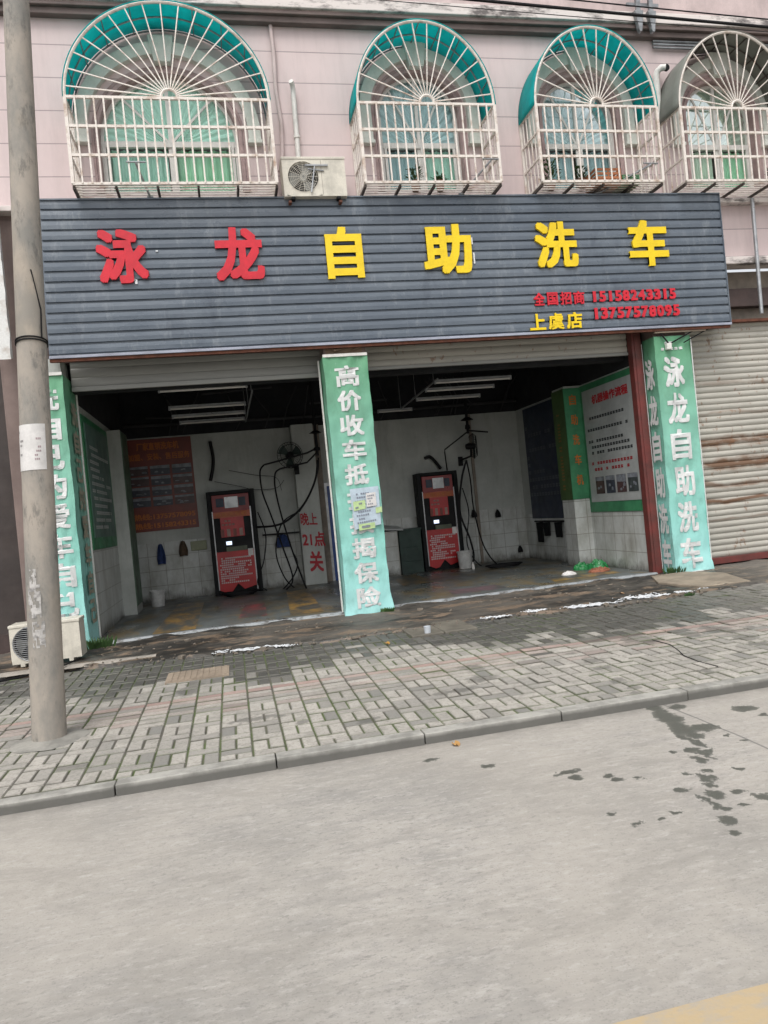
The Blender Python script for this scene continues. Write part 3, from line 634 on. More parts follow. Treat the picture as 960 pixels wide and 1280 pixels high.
for wi, wn in enumerate(WIN):
    cx, hw = wn['cx'], wn['hw']; k = hw/.93
    f = MB(); FY0, FY1 = .10, .15
    for sx in (-1, 1): f.box(cx+sx*(hw-.03)-.03, cx+sx*(hw-.03)+.03, FY0, FY1, WZ0, wn['zs'])
    f.box(cx-hw+.06, cx+hw-.06, FY0, FY1, WZ0, WZ0+.06); f.box(cx-hw+.06, cx+hw-.06, FY0-.01, FY1, 6.92, 7.0)
    f.box(cx-.04, cx+.01, FY0+.01, FY1-.01, WZ0+.06, 6.92); f.box(cx+.01, cx+.06, FY0-.01, FY0+.03, WZ0+.06, 6.92)
    for sx in (-1, 1): f.box(cx+sx*(hw-.09)-.02, cx+sx*(hw-.09)+.02, FY0-.01, FY1-.02, WZ0+.06, 6.92)
    n = 30
    prev = None
    for i in range(n+1):
        t = math.pi*i/n; p = Vector((cx-(hw-.025)*math.cos(t), .12, wn['zs']+(wn['H']-.025)*math.sin(t)))
        if prev is not None: f.bar(prev, p, .025)
        prev = p
    f.box(cx-.025, cx+.025, FY0, FY1-.01, 7.0, wn['zs']+wn['H']-.02)
    for sx in (-1, 1): f.bar((cx+sx*.02, .13, 7.0), (cx+sx*hw*.66, .13, wn['zs']+wn['H']*.70), .018)
    W = f.build('window', m_white, B)
    g = MB()
    g.quad((cx-hw+.06, .125, WZ0+.06), (cx+hw-.06, .125, WZ0+.06), (cx+hw-.06, .125, 7.0), (cx-hw+.06, .125, 7.0))
    pts = [(cx-hw+.03, .125, 7.0)]+[(cx-(hw-.03)*math.cos(math.pi*i/n), .125, wn['zs']+(wn['H']-.03)*math.sin(math.pi*i/n)) for i in range(n+1)]+[(cx+hw-.03, .125, 7.0)]
    g.add(pts, [tuple(range(len(pts)))]); g.build('pane', m_glass, W)
    arch_band(wn, hw, hw+.002, wn['H'], wn['H']+.002, WZ0, -.001, .2, wn['zs']).build('reveal', m_pinkj, W)
    st = arch_band(wn, hw+.005, hw+.055, wn['H']+.005, wn['H']+.06, WZ0, -.03, .0, wn['zs']); st.build('trim', m_pinkj, W, bevel=.004)
    st = arch_band(wn, hw+.065, hw+.10, wn['H']+.07, wn['H']+.11, WZ0, -.018, .0, wn['zs']); st.build('trim', m_pinkj, W, bevel=.004)
    mo = arch_band(wn, wn['oi'], wn['o'], wn['oH']-.17, wn['oH'], wn['feet'], -.09, 0, wn['ozs'])
    ky = wn['ozs']+wn['oH']
    mo.add([(cx-.11, -.13, ky-.30), (cx+.11, -.13, ky-.30), (cx+.17, -.13, ky+.06), (cx-.17, -.13, ky+.06), (cx-.11, 0, ky-.30), (cx+.11, 0, ky-.30), (cx+.17, 0, ky+.06), (cx-.17, 0, ky+.06)],
           [(0, 1, 2, 3), (0, 4, 5, 1), (1, 5, 6, 2), (2, 6, 7, 3), (3, 7, 4, 0)])
    for sx in (-1, 1):
        xa = cx+sx*(wn['oi']+wn['o'])/2; mo.box(xa-.10, xa+.10, -.11, 0, wn['feet']-.03, wn['feet']+.02)
    mo.build('arch_moulding', m_mould, W, bevel=.006)
    mats = [(m_mint, m_mintg), (m_bluec, m_mint), (m_bluec, m_bluec), (m_palec, m_mintg), (m_mint, m_mint)][wi]
    for side in (0, 1):
        x0 = cx-hw+.03 if side == 0 else cx+.04; x1 = cx-.06 if side == 0 else cx+hw-.03
        cu = MB().grid(90, 4, lambda u, v: (x0+(x1-x0)*u, .20+.022*math.sin(u*(x1-x0)*42+side)+.008*math.sin(u*97), WZ0-.05+(6.97-WZ0)*v))
        cu.build('curtain', mats[side], W, smooth=True)
    fan = MB(); nn = 120; fm = mats[0]
    for i in range(nn):
        def pt(j, r):
            t = math.pi*j/nn; wv = .02*math.sin(j*1.25)
            return (cx-(hw*1.0)*r*math.cos(t), .19+wv*r, 6.95+r*(wn['zs']+wn['H']-6.95)*math.sin(t)**.8)
        fan.quad(pt(i, .02), pt(i+1, .02), pt(i+1, 1.05), pt(i, 1.05))
    fan.build('curtain', fm, W, smooth=True)
    bk = MB().box(cx-hw-.1, cx+hw+.1, .9, .95, WZ0-.2, 8.4).box(cx-hw-.1, cx-hw-.05, .2, .9, WZ0-.2, 8.4).box(cx+hw+.05, cx+hw+.1, .2, .9, WZ0-.2, 8.4).box(cx-hw-.1, cx+hw+.1, .2, .95, 8.4, 8.45)
    bk.build('room_lining', m_beige, W)
# ------------------------------------------------------------------ window cages
CG = [(-1.53, 1.045, 7.21, 8.47, 21, 17, 'widest white window cage under a teal canopy, above the red letters', m_teal),
      (2.26, 4.24, 7.20, 8.36, 15, 14, 'white window cage with teal canopy directly right of the wall air conditioner', m_teal),
      (4.88, 6.82, 7.21, 8.375, 15, 14, 'white window cage with teal canopy holding crates and dark plants', m_teal),
      (7.22, 9.22, 7.21, 8.39, 15, 14, 'white window cage with a weathered grey canopy above the end of the signboard', m_greyc)]
CY = -.60; CZ0 = 6.10
for (x0, x1, zr, zt, nb, ns, lab, cm) in CG:
    cx = (x0+x1)/2; hw = (x1-x0)/2; H = zt-zr
    K = empty('window_cage', (cx, 0, CZ0), lab, 'window cage', 'arched window cages on the upper floor')
    f = MB(); rr = .017
    zs = [zr, zr-(zr-CZ0)*.335, zr-(zr-CZ0)*.67, CZ0]
    for z in zs:
        f.box(x0-.005, x1+.005, CY-rr, CY+rr, z-rr, z+rr)
        for x in (x0, x1): f.box(x-rr*.8, x+rr*.8, CY+rr, -.01, z-rr*.8, z+rr*.8)
    for x in (x0, x1):
        f.box(x-rr*1.2, x+rr*1.2, CY-rr*1.2, CY+rr*1.2, CZ0, zr); f.box(x-rr, x+rr, -.04, -.01, CZ0, zr)
    f.build('frame', m_cage, K)
    rim = MB(); n = 40
    rim.tube([(cx-hw*math.cos(math.pi*i/n), CY, zr+H*math.sin(math.pi*i/n)) for i in range(n+1)], .02, 6, up=Vector((0, 1, 0))); rim.build('arch_rim', m_cage, K)
    for i in range(1, nb+1):
        x = x0+(x1-x0)*i/(nb+1); j = R.uniform(-.004, .004)
        MB().box(x-.0105+j, x+.0105+j, CY-.026, CY-.016, CZ0, zr).build('bar', m_cage, K)
    for x in (x0, x1):
        sb = MB()
        for y in (-.48, -.36, -.24, -.12): sb.box(x-.008, x+.008, y-.008, y+.008, CZ0, zr)
        sb.build('side_bars', m_cage, K)
    for i in range(ns):
        t = math.pi*(i+.62)/(ns+.24)
        MB().bar((cx-.10*math.cos(t), CY, zr+.02+.10*math.sin(t)), (cx-hw*math.cos(t), CY, zr+H*math.sin(t)), .0085).build('spoke', m_cage, K)
    hb = MB(); hb.tube([(cx-.10*math.cos(math.pi*i/14), CY, zr+.02+.10*math.sin(math.pi*i/14)) for i in range(15)], .018, 6, up=Vector((0, 1, 0))); hb.build('hub', m_cage, K)
    bt = MB()
    for y in (-.52, -.44, -.36, -.28, -.20, -.12, -.05): bt.box(x0, x1, y-.007, y+.007, CZ0-.012, CZ0+.004)
    bt.build('floor_grille', m_cage, K)
    bx = MB(); nx = 5 if hw > 1.2 else 4
    for i in range(nx+1):
        x = x0+(x1-x0)*i/nx; bx.box(x-.015, x+.015, CY+.02, -.0, CZ0-.055, CZ0-.02)
    bx.box(x0, x1, -.03, 0, CZ0-.06, CZ0-.02); bx.build('underframe', m_cageb, K)
    cp = MB().grid(44, 3, lambda u, v: (cx-(hw+.025)*math.cos(math.pi*u), CY-.02+(.59)*v, zr+(H+.025)*math.sin(math.pi*u)-.0))
    cp.build('canopy', cm, K, smooth=True, solid=.004)
    rb = MB()
    for i in range(1, 10):
        t = math.pi*i/10; p = (cx-(hw+.0)*math.cos(t), zr+(H-.0)*math.sin(t)); rb.bar((p[0], CY+.02, p[1]), (p[0], -.02, p[1]), .008)
    for yy in (-.31, -.03): rb.tube([(cx-(hw)*math.cos(math.pi*i/n), yy, zr+(H)*math.sin(math.pi*i/n)) for i in range(n+1)], .012, 5, up=Vector((0, 1, 0)))
    rb.build('canopy_ribs', m_steel if cm is m_teal else m_cageb, K)
# things kept in the cages
def plant(x, y, z, h, w, lab, pot=m_pot, leaf=m_leaf, n=60):
    P = empty('potted_plant', (x, y, z), lab, 'plant')
    MB().lathe((x, y, z), [(.0, 0), (.05, 0), (.07, .12), (.075, .13), (.06, .13), (.055, .11), (0, .11)], 14).build('pot', pot, P, smooth=True)
    mb = MB()
    for i in range(n):
        a = R.uniform(0, 6.28); r = w*math.sqrt(R.random()); b = Vector((x+r*.5*math.cos(a), y+r*.4*math.sin(a), z+.12+h*R.random()))
        d = Vector((math.cos(a), math.sin(a), R.uniform(-.2, .9))).normalized()*R.uniform(.05, .11); s_ = d.cross(Vector((0, 0, 1))).normalized()*.016
        mb.add([b, b+d*.5+s_, b+d, b+d*.5-s_], [(0, 1, 2, 3)])
    for i in range(5):
        a = i*1.3; mb.bar((x, y, z+.1), (x+w*.3*math.cos(a), y+w*.3*math.sin(a), z+.12+h*.8), .003)
    mb.build('foliage', leaf, P)
plant(3.05, -.32, 6.105, .22, .16, 'potted plant low in the second cage, left of the window centre')
plant(3.42, -.32, 6.105, .08, .10, 'small low potted plant in the second cage beside the taller one')
plant(5.15, -.32, 6.105, .32, .22, 'tall dark leafy plant at the left end of the third cage', n=120)
plant(5.62, -.36, 6.105, .16, .14, 'short leafy plant left of the crate in the third cage')
plant(9.0, -.32, 6.105, .2, .14, 'potted plant in the grey canopied cage at the right edge')
def crate(x0, x1, y0, y1, z0, z1, mat, lab):
    T = empty('crate', ((x0+x1)/2, (y0+y1)/2, z0), lab, 'crate'); b = MB()
    b.box(x0, x1, y0, y1, z0, z0+.01)
    for k in range(4):
        z = z0+.02+(z1-z0-.03)*k/3.2; h = (z1-z0)*.16
        b.box(x0, x1, y0, y0+.01, z, z+h); b.box(x0, x1, y1-.01, y1, z, z+h); b.box(x0, x0+.01, y0+.01, y1-.01, z, z+h); b.box(x1-.01, x1, y0+.01, y1-.01, z, z+h)
    for x in (x0+.012, (x0+x1)/2, x1-.012): b.box(x-.01, x+.01, y0-.002, y0+.008, z0, z1)
    b.build('crate_body', mat, T); return T
crate(5.78, 6.20, -.50, -.16, 6.105, 6.33, dirty('orange_plastic', (.55, .20, .08), .5), 'orange slatted crate in the third cage')
crate(6.22, 6.5, -.50, -.16, 6.105, 6.24, dirty('green_plastic', (.12, .28, .14), .5), 'low green slatted crate in the third cage')
# ------------------------------------------------------------------ signboard
SY = -.35
S = empty('signboard', (2.95, SY, 3.97), 'wide dark corrugated signboard with red and yellow shop letters over the bays', 'signboard')
SX0, SX1, SZ0, SZ1 = -2.07, 7.93, 3.985, 6.0
NR = 15; pt_ = (SZ1-SZ0)/NR; prof = []
for i in range(NR):
    z = SZ0+i*pt_; prof += [(SY+.028, z), (SY+.028, z+.026), (SY, z+.030), (SY-.005, z+pt_*.6), (SY-.001, z+pt_-.003)]
prof.append((SY+.018, SZ1))
sp = MB(); NXs = 60
def sxl(z): return SX0+.07*(z-SZ0)/(SZ1-SZ0)
for (a, b), (c_, d) in zip(prof, prof[1:]):
    for i in range(NXs):
        u0, u1 = i/NXs, (i+1)/NXs
        xa, xb, xc, xd = sxl(b)+(SX1-sxl(b))*u0, sxl(b)+(SX1-sxl(b))*u1, sxl(d)+(SX1-sxl(d))*u1, sxl(d)+(SX1-sxl(d))*u0
        wv = lambda x, z: .006*fbm(x*1.2, z*1.5, 7)
        sp.quad((xa, a+wv(xa, b), b), (xb, a+wv(xb, b), b), (xc, c_+wv(xc, d), d), (xd, c_+wv(xd, d), d))
sp.box(SX0, SX1, SY+.03, SY+.045, SZ0, SZ1)
sp.build('panel', m_sign, S)
fr_ = MB(); fr_.box(SX0+.02, SX1, SY-.02, SY+.10, SZ1, SZ1+.02); fr_.box(SX1, SX1+.012, SY-.02, .0, SZ0, SZ1+.02)
fr_.build('frame', m_sign, S)
MB().box(SX0, SX1+.012, SY-.025, SY+.06, SZ0-.035, SZ0).build('bottom_trim', dirty('pale_trim', (.36, .38, .46), .4, .6, 4, stretch=(.5, 1, 1)), S, bevel=.003)
rr_ = MB(); rr_.box(SX0, SX1, SY, SY+.05, SZ0-.075, SZ0-.037)
rr_.build('support_rail', m_rust, S)
for x in (-1.6, 0.3, 2.4, 4.6, 6.9): pass
sgn = lambda u, v, h: (u, SY-.006-h, v)
for ch, x0, x1, z0, z1, mt in (('泳', -1.37, -.73, 4.89, 5.60, m_letr), ('龙', .14, .79, 4.88, 5.60, m_letr), ('自', 1.65, 2.17, 4.86, 5.58, m_lety), ('助', 3.05, 3.78, 4.88, 5.59, m_lety), ('洗', 4.77, 5.44, 4.92, 5.60, m_lety), ('车', 6.29, 6.95, 4.90, 5.60, m_lety)):
    write(MB(), ch, (x0, x1, z0, z1), sgn, .035, .034).build('letter', mt, S)
for ch, x0, x1, z0, z1, mt, bd in (('全', 4.67, 4.84, 4.37, 4.56, m_letr, .03), ('国', 4.88, 5.05, 4.37, 4.56, m_letr, .03), ('招', 5.09, 5.27, 4.37, 4.56, m_letr, .03), ('商', 5.30, 5.48, 4.37, 4.56, m_letr, .03),
      ('上', 4.57, 4.82, 4.01, 4.25, m_lety, .03), ('虞', 4.87, 5.11, 4.01, 4.25, m_lety, .02), ('店', 5.16, 5.41, 4.01, 4.25, m_lety, .03)):
    write(MB(), ch, (x0, x1, z0, z1), sgn, .02, bd).build('letter', mt, S)
for txt, x0, x1, z0, z1 in (('15158243315', 5.58, 7.02, 4.39, 4.55), ('13757578095', 5.58, 7.06, 4.13, 4.30)):
    n = len(txt); wd = (x1-x0)/n
    for i, ch in enumerate(txt):
        a = x0+i*wd; k = .62 if ch == '1' else .16
        write(MB(), ch, (a+wd*k*.5, a+wd*(1-k*.5), z0, z1), sgn, .02, .035).build('digit', m_letr, S)
fl = MB()
for x, z, w_, h_ in ((-.98, 4.92, .07, .03), (-.92, 4.88, .03, .06), (3.80, 5.02, .02, .16), (3.79, 5.30, .02, .10), (-.62, 5.30, .03, .02), (-1.0, 5.16, .08, .02)):
    fl.box(x, x+w_, SY-.02, SY-.006, z, z+h_)
fl.build('foam_remnant', m_foam, S)
# rods bracing the sign to the wall above
for i, (p, q, lab) in enumerate((((-.74, -.63, 6.35), (-.62, -.34, 6.03), 'short steel brace rod in front of the widest cage'), ((4.10, -.64, 6.39), (3.72, -.34, 6.03), 'slanting steel brace rod at the right end of the second cage'), ((6.62, -.64, 6.33), (5.88, -.34, 6.03), 'long slanting steel brace rod under the third cage'))):
    r_ = MB().tube([p, q], .014, 8).tube([(p[0]-.12, p[1], p[2]+.02), (p[0]+.12, p[1]+.01, p[2]+.02)], .012, 6).tube([(q[0]-.04, q[1], q[2]+.01), (q[0]+.04, q[1], q[2]+.01)], .02, 6)
    tag(r_.build('brace_rod', m_steel, loc=q), lab, 'brace rod')
# peeling white side of the neighbour's sign
ws = MB().grid(2, 40, lambda u, v: (-2.72+.20*u+.03*fbm(9*v, u*4, 1), -.36, 3.98+2.1*v + (-.04*abs(fbm(u*9, 2, 3)) if v == 0 else 0)))
ws.box(-2.71, -2.54, -.355, -.2, 4.02, 6.06)
tag(ws.build('sign_end_panel', dirty('peeling_white', (.68, .68, .66), .5, .6, 5, (.5, .8), tint=(.3, .22, .16)), loc=(-2.6, -.3, 4)), 'narrow peeling white sign end left of the concrete pole', 'sign panel')
# ------------------------------------------------------------------ banners wrapped on the piers
def cloth_box(P, x0, x1, y0, y1, z0, z1, flare, seed, mf, ms, sides):
    def wob(x, y, z, amp=.012): return amp*fbm(x*3+seed, z*2.5, y*3+seed)*2
    nz = 70
    def fx(z): return flare*(1-min(1, (z-z0)/.5))**2
    f = MB().grid(14, nz, lambda u, v: (x0-fx(z0+(z1-z0)*v)+(x1-x0+2*fx(z0+(z1-z0)*v))*u+wob(0, u > .5, z0+(z1-z0)*v, .01), y0+wob(x0+u*1.5, 0, z0+(z1-z0)*v, .028)-fx(z0+(z1-z0)*v)*.5, z0+(z1-z0)*v+(.015*fbm(u*5, seed) if v == 0 else 0)))
    f.build('front_cloth', mf, P, smooth=True)
    for s in sides:
        X = x0 if s < 0 else x1
        g = MB().grid(8, nz, lambda u, v: (X+s*fx(z0+(z1-z0)*v)*(1-u)*1.0+wob(0, (s > 0), z0+(z1-z0)*v, .01)+wob(1, u*2, z0+(z1-z0)*v, .015)*u, y0+wob(x0+(1 if s > 0 else 0), 0, z0+(z1-z0)*v, .02)*(1-u)-fx(z0+(z1-z0)*v)*.5*(1-u)+(y1-y0)*u, z0+(z1-z0)*v))
        g.build('side_cloth', ms, P, smooth=True)
    def surf(x, z, off=.007):
        q = fx(z); u = (x-x0+q)/(x1-x0+2*q); return Vector((x, y0+wob(x0+u*1.5, 0, z, .028)-q*.5-off, z))
    return surf
def vtext(P, txt, x0, x1, z0, z1, place, mat, bold=.035, name='character', skip=(), frac=.84):
    n = len(txt); st = (z1-z0)/n
    for i, ch in enumerate(txt):
        if i in skip: continue
        zt = z1-i*st; write(MB(), ch, (x0, x1, zt-st*frac, zt), place, 0, bold).build(name, mat, P)
K = empty('banner', (1.79, -.3, .15), 'teal cloth banner on the central pier, with notices pasted on it', 'banner', 'teal banners wrapped round the piers')
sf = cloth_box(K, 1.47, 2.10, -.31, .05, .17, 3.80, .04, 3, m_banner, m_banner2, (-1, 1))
vtext(K, '高价收车抵押按揭保险', 1.62, 1.96, .20, 3.66, lambda u, v, h: sf(u, v, .007+h), m_inkw, .032)
MB().box(1.47, 2.10, -.325, -.30, 3.79, 3.83).build('top_batten', m_pvc, K)
hp = MB(); hp.tube([(1.44, -.05+.02*fbm(z*.11, 1), .2+z*.09) for z in range(41)], .014, 6); hp.build('edge_cord', m_white, K)
# notices on the middle banner
def sheet(name, p0, p1, p2, p3, mat, lab, cat, rows=6, ink=None, grp=None):
    'a slightly curled sheet of paper given by its four corners (bl, br, tr, tl)'
    p0, p1, p2, p3 = map(Vector, (p0, p1, p2, p3)); T = empty(name, p0, lab, cat, grp); nrm = (p1-p0).cross(p3-p0).normalized()
    pl = lambda u, v, h: (p0*(1-u)+p1*u)*(1-v)+(p3*(1-u)+p2*u)*v + nrm*(h+.006*abs(fbm(u*3, v*3, p0.x)))
    MB().grid(8, 8, lambda u, v: pl(u, v, 0)).build('paper', mat, T, smooth=True)
    if rows: dashes(MB(), (.12, .9, .1, .9), pl, rows, .8, random.Random(int(p0.x*99)), h=.006).build('lettering', ink or m_inkg, T)
    return T
sheet('notice', (1.68, -.352, 1.36), (2.06, -.352, 1.40), (2.07, -.352, 1.94), (1.66, -.352, 1.93), m_paperv, 'large pale violet notice pasted on the central banner', 'notice', 9)
sheet('notice', (1.69, -.362, 1.62), (1.86, -.362, 1.64), (1.86, -.362, 1.76), (1.69, -.362, 1.75), m_papery, 'small yellow-green slip stuck on the left of the violet notice', 'notice', 2)
sheet('notice', (1.74, -.362, 1.34), (1.97, -.362, 1.36), (1.97, -.362, 1.44), (1.74, -.362, 1.43), m_papery, 'yellow-green strip at the foot of the violet notice', 'notice', 1)
sheet('notice', (2.0, -.362, 1.56), (2.09, -.362, 1.57), (2.09, -.362, 1.65), (2.0, -.362, 1.64), m_papery, 'tiny yellow-green slip at the right edge of the violet notice', 'notice', 0)
sheet('notice', (1.88, -.363, 1.66), (2.02, -.363, 1.67), (2.02, -.363, 1.86), (1.88, -.363, 1.85), m_paper, 'small white printed sheet on the upper right of the violet notice', 'notice', 4)
K = empty('banner', (6.95, -.25, .15), 'teal cloth banner on the pier between the right bay and the closed shutter', 'banner', 'teal banners wrapped round the piers')
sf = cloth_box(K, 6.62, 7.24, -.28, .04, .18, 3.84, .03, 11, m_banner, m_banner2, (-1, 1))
vtext(K, '泳龙自助洗车', 6.74, 7.09, .14, 3.52, lambda u, v, h: sf(u, v, .007+h), m_inkw, .034)
vtext(K, '泳龙自助洗车', .04, .27, .14, 3.52, lambda u, v, h: (6.59, .02-u, v), m_inkw, .034)
dashes(MB(), (6.72, 7.12, 3.60, 3.78), lambda u, v, h: sf(u, v, .008+h), 2, .75, random.Random(3)).build('small_print', m_inkw, K)
bd = MB(); bd.tube([(6.60, .045+.01*fbm(k*.2, 3), .2+k*.09) for k in range(41)], .012, 6); bd.tube([(7.25, -.285, .2+k*.09) for k in range(41)], .008, 5); bd.box(6.6, 7.26, -.30, -.27, .165, .185); bd.build('hem', m_inkw, K)
K = empty('banner', (-2.2, -.25, .15), 'teal cloth banner on the left pier behind the concrete pole', 'banner', 'teal banners wrapped round the piers')
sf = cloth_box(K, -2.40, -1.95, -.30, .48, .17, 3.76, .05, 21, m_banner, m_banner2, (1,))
vtext(K, '洗自己的爱车自己', -2.36, -2.02, .55, 3.62, lambda u, v, h: sf(u, v, .007+h), m_inkw, .034)
vtext(K, '洗自己的爱车自己', -.05, .32, .40, 3.45, lambda u, v, h: (-1.926+.05*(1-min(1, (v-.17)/.5))**2*(1-(u+.3)/.78), u, v), m_inkside, .034)
MB().box(-2.40, -1.95, -.315, -.29, 3.75, 3.79).build('top_batten', m_pvc, K)
MB().tube([(-1.935, .47+.02*fbm(k*.2, 5), .2+k*.088) for k in range(41)], .014, 6).build('edge_cord', m_white, K)
# fixtures above the banners
tag(MB().box(1.53, 2.05, -.245, -.2, 3.85, 3.97).tube([(1.6, -.25, 3.93), (1.65, -.32, 3.88), (1.75, -.27, 3.9)], .012, 6).tube([(1.9, -.25, 3.88), (2.02, -.3, 3.92)], .012, 6).build('bracket', dirty('old_wood', (.22, .15, .10), .7), loc=(1.8, -.25, 3.85)), 'stained mounting board above the central banner', 'bracket')
FL = empty('floodlight', (6.95, -.33, 3.86), 'small old lamp fitting on crossed struts above the right banner', 'lamp fitting')
MB().box(6.79, 6.87, -.36, -.29, 3.62, 3.72).build('lamp_head', m_pvc, FL, bevel=.01)
MB().bar((6.83, -.33, 3.70), (7.3, -.30, 3.90), .012).bar((7.1, -.33, 3.72), (7.6, -.28, 3.93), .010).bar((6.83, -.33, 3.72), (6.7, -.3, 3.93), .01).build('strut', m_black2, FL)
MB().box(6.62, 7.5, -.33, -.30, 3.885, 3.905).build('mount_plate', dirty('torn_board', (.42, .34, .26), .7), FL)
# ------------------------------------------------------------------ air conditioners
def fan_guard(mb, c, r, y, n=9, spokes=16):
    for k in range(1, n+1): q = r*k/n; mb.tube([(c[0]+q*math.cos(a*math.pi/14), y, c[1]+q*math.sin(a*math.pi/14)) for a in range(29)], .0022, 4, cap=False, up=Vector((0, 1, 0)))
    for k in range(spokes): a = 2*math.pi*k/spokes; mb.bar((c[0]+.03*math.cos(a), y, c[1]+.03*math.sin(a)), (c[0]+r*math.cos(a), y, c[1]+r*math.sin(a)), .002)
def ac(x0, x1, y0, y1, z0, z1, fcx, fr, lab, horiz=False):
    T = empty('air_conditioner', ((x0+x1)/2, (y0+y1)/2, z0), lab, 'air conditioner'); zc = (z0+z1)/2
    b = MB(); n = 40   # front face pierced by a round fan opening
    sq = []
    for i in range(n):
        a = 2*math.pi*i/n; c_, s_ = math.cos(a), math.sin(a); k = min((.49*(z1-z0))/max(abs(s_), 1e-6), (fr*1.15)/max(abs(c_), 1e-6)); sq.append((fcx+k*c_, zc+k*s_))
    xa, xb = fcx-fr*1.15, fcx+fr*1.15; za, zb = zc-.49*(z1-z0), zc+.49*(z1-z0)
    for i in range(n):
        a0, a1 = 2*math.pi*i/n, 2*math.pi*(i+1)/n; p, q = sq[i], sq[(i+1) % n]
        b.quad((fcx+fr*math.cos(a0), y0, zc+fr*math.sin(a0)), (fcx+fr*math.cos(a1), y0, zc+fr*math.sin(a1)), (q[0], y0, q[1]), (p[0], y0, p[1]))
        b.quad((fcx+fr*math.cos(a0), y0, zc+fr*math.sin(a0)), (fcx+fr*math.cos(a0), y0+.08, zc+fr*math.sin(a0)), (fcx+fr*math.cos(a1), y0+.08, zc+fr*math.sin(a1)), (fcx+fr*math.cos(a1), y0, zc+fr*math.sin(a1)))
    b.quad((x0, y0, z0), (xa, y0, z0), (xa, y0, z1), (x0, y0, z1)); b.quad((xb, y0, z0), (x1, y0, z0), (x1, y0, z1), (xb, y0, z1))
    b.quad((xa, y0, z0), (xb, y0, z0), (xb, y0, za), (xa, y0, za)); b.quad((xa, y0, zb), (xb, y0, zb), (xb, y0, z1), (xa, y0, z1))
    b.quad((x0, y0, z0), (x0, y0, z1), (x0, y1, z1), (x0, y1, z0)); b.quad((x1, y0, z0), (x1, y1, z0), (x1, y1, z1), (x1, y0, z1))
    b.quad((x0, y1, z0), (x0, y1, z1), (x1, y1, z1), (x1, y1, z0)); b.quad((x0, y0, z0), (x0, y1, z0), (x1, y1, z0), (x1, y0, z0))
    b.build('casing', m_cream, T)
    MB().box(x0-.008, x1+.008, y0-.008, y1+.008, z1-.03, z1+.008).build('lid', m_cream, T, bevel=.008)
    MB().box(xb+.012, xb+.016, y0-.003, y0, z0+.02, z1-.04).build('seam', m_beige, T)
    MB().lathe((fcx, y0+.078, zc), [(0, 0), (fr, 0)], 32, 'y').build('fan_well', m_black2, T)
    fb = MB()
    for k in range(3):
        a = k*2.094+.4
        fb.grid(6, 4, lambda u, v: (fcx+(.04+(fr-.06)*u)*math.cos(a+v*1.1+.3*u), y0+.03+.035*v, zc+(.04+(fr-.06)*u)*math.sin(a+v*1.1+.3*u)))
    fb.lathe((fcx, y0+.02, zc), [(0, 0), (.05, 0), (.05, .05)], 16, 'y'); fb.build('fan', dirty('fan_grey', (.30, .30, .28), .5), T, smooth=True)
    g = MB()
    if horiz:
        for k in range(17):
            z = zc-fr+2*fr*(k+.5)/17; d = math.sqrt(max(0, fr*fr-(z-zc)**2)); g.bar((fcx-d, y0-.006, z), (fcx+d, y0-.006, z), .004)
        g.tube([(fcx+fr*math.cos(a*math.pi/20), y0-.006, zc+fr*math.sin(a*math.pi/20)) for a in range(41)], .006, 5, up=Vector((0, 1, 0)))
    else: fan_guard(g, (fcx, zc), fr, y0-.008)
    g.build('grille', m_cream if not horiz else m_alu, T)
    ft = MB()
    for x in (x0+.12, x1-.12): ft.box(x-.025, x+.025, y0, y1, z0-.035, z0)
    ft.build('foot', m_black2 if not horiz else m_cream, T); return T
ac(-2.67, -1.89, -1.08, -.76, .205, .66, -2.44, .20, 'cream air conditioner unit standing on the ground behind the pole', True)
MB_ = MB().tube([(1.12, -.30, 5.93), (2.05, -.30, 5.93)], .02, 4); tag(MB_.box(1.2, 1.24, -.45, 0, 5.90, 5.93).box(1.9, 1.94, -.45, 0, 5.90, 5.93).build('wall_bracket', m_rust, loc=(1.6, -.2, 5.9)), 'steel bracket holding the wall air conditioner above the signboard', 'bracket')
ac(1.15, 2.02, -.45, -.14, 5.985, 6.52, 1.43, .21, 'cream air conditioner unit on the wall between the two left cages')
hd = MB().bar((1.46, -.47, 6.40), (1.78, -.47, 6.40), .012).bar((1.60, -.47, 6.41), (1.52, -.47, 6.03), .010).bar((1.5, -.47, 6.35), (1.72, -.46, 6.33), .008)
tag(hd.build('wire_hook', m_steel, loc=(1.6, -.47, 6.4)), 'bent wire rod in front of the wall air conditioner fan', 'rod')
# pipes, conduits and wires on the facade
def pipe(name, pts, r, mat, lab, cat, n=10, rings=()):
    mb = MB().tube(pts, r, n)
    for p in rings: mb.tube([Vector(p)-Vector((0, 0, .02)), Vector(p)+Vector((0, 0, .02))], r*1.35, n)
    return tag(mb.build(name, mat, smooth=True, loc=pts[0]), lab, cat)
pipe('drain_pipe', [(1.44, -.06, 6.53), (1.46, -.06, 7.60), (1.46, -.07, 7.68), (1.45, -.10, 7.73), (1.43, -.14, 7.75)], .035, m_pvc, 'white pvc pipe rising behind the wall air conditioner with an elbow on top', 'pipe', rings=[(1.45, -.06, 7.0)])
pipe('refrigerant_pipe', [(1.23, -.03, 8.6), (1.24, -.04, 8.2), (1.22, -.03, 7.7), (1.25, -.04, 7.2), (1.23, -.03, 6.8), (1.16, -.08, 6.5)], .028, m_cornp, 'thin wrapped pipe running down the pink wall right of the widest cage', 'pipe')
pipe('drain_pipe', [(7.22, -.07, 7.2), (7.24, -.07, 7.98), (7.25, -.09, 8.06), (7.30, -.13, 8.10), (7.36, -.16, 8.09)], .05, m_pvc, 'white pvc elbow pipe between the teal canopy and the grey canopy', 'pipe')
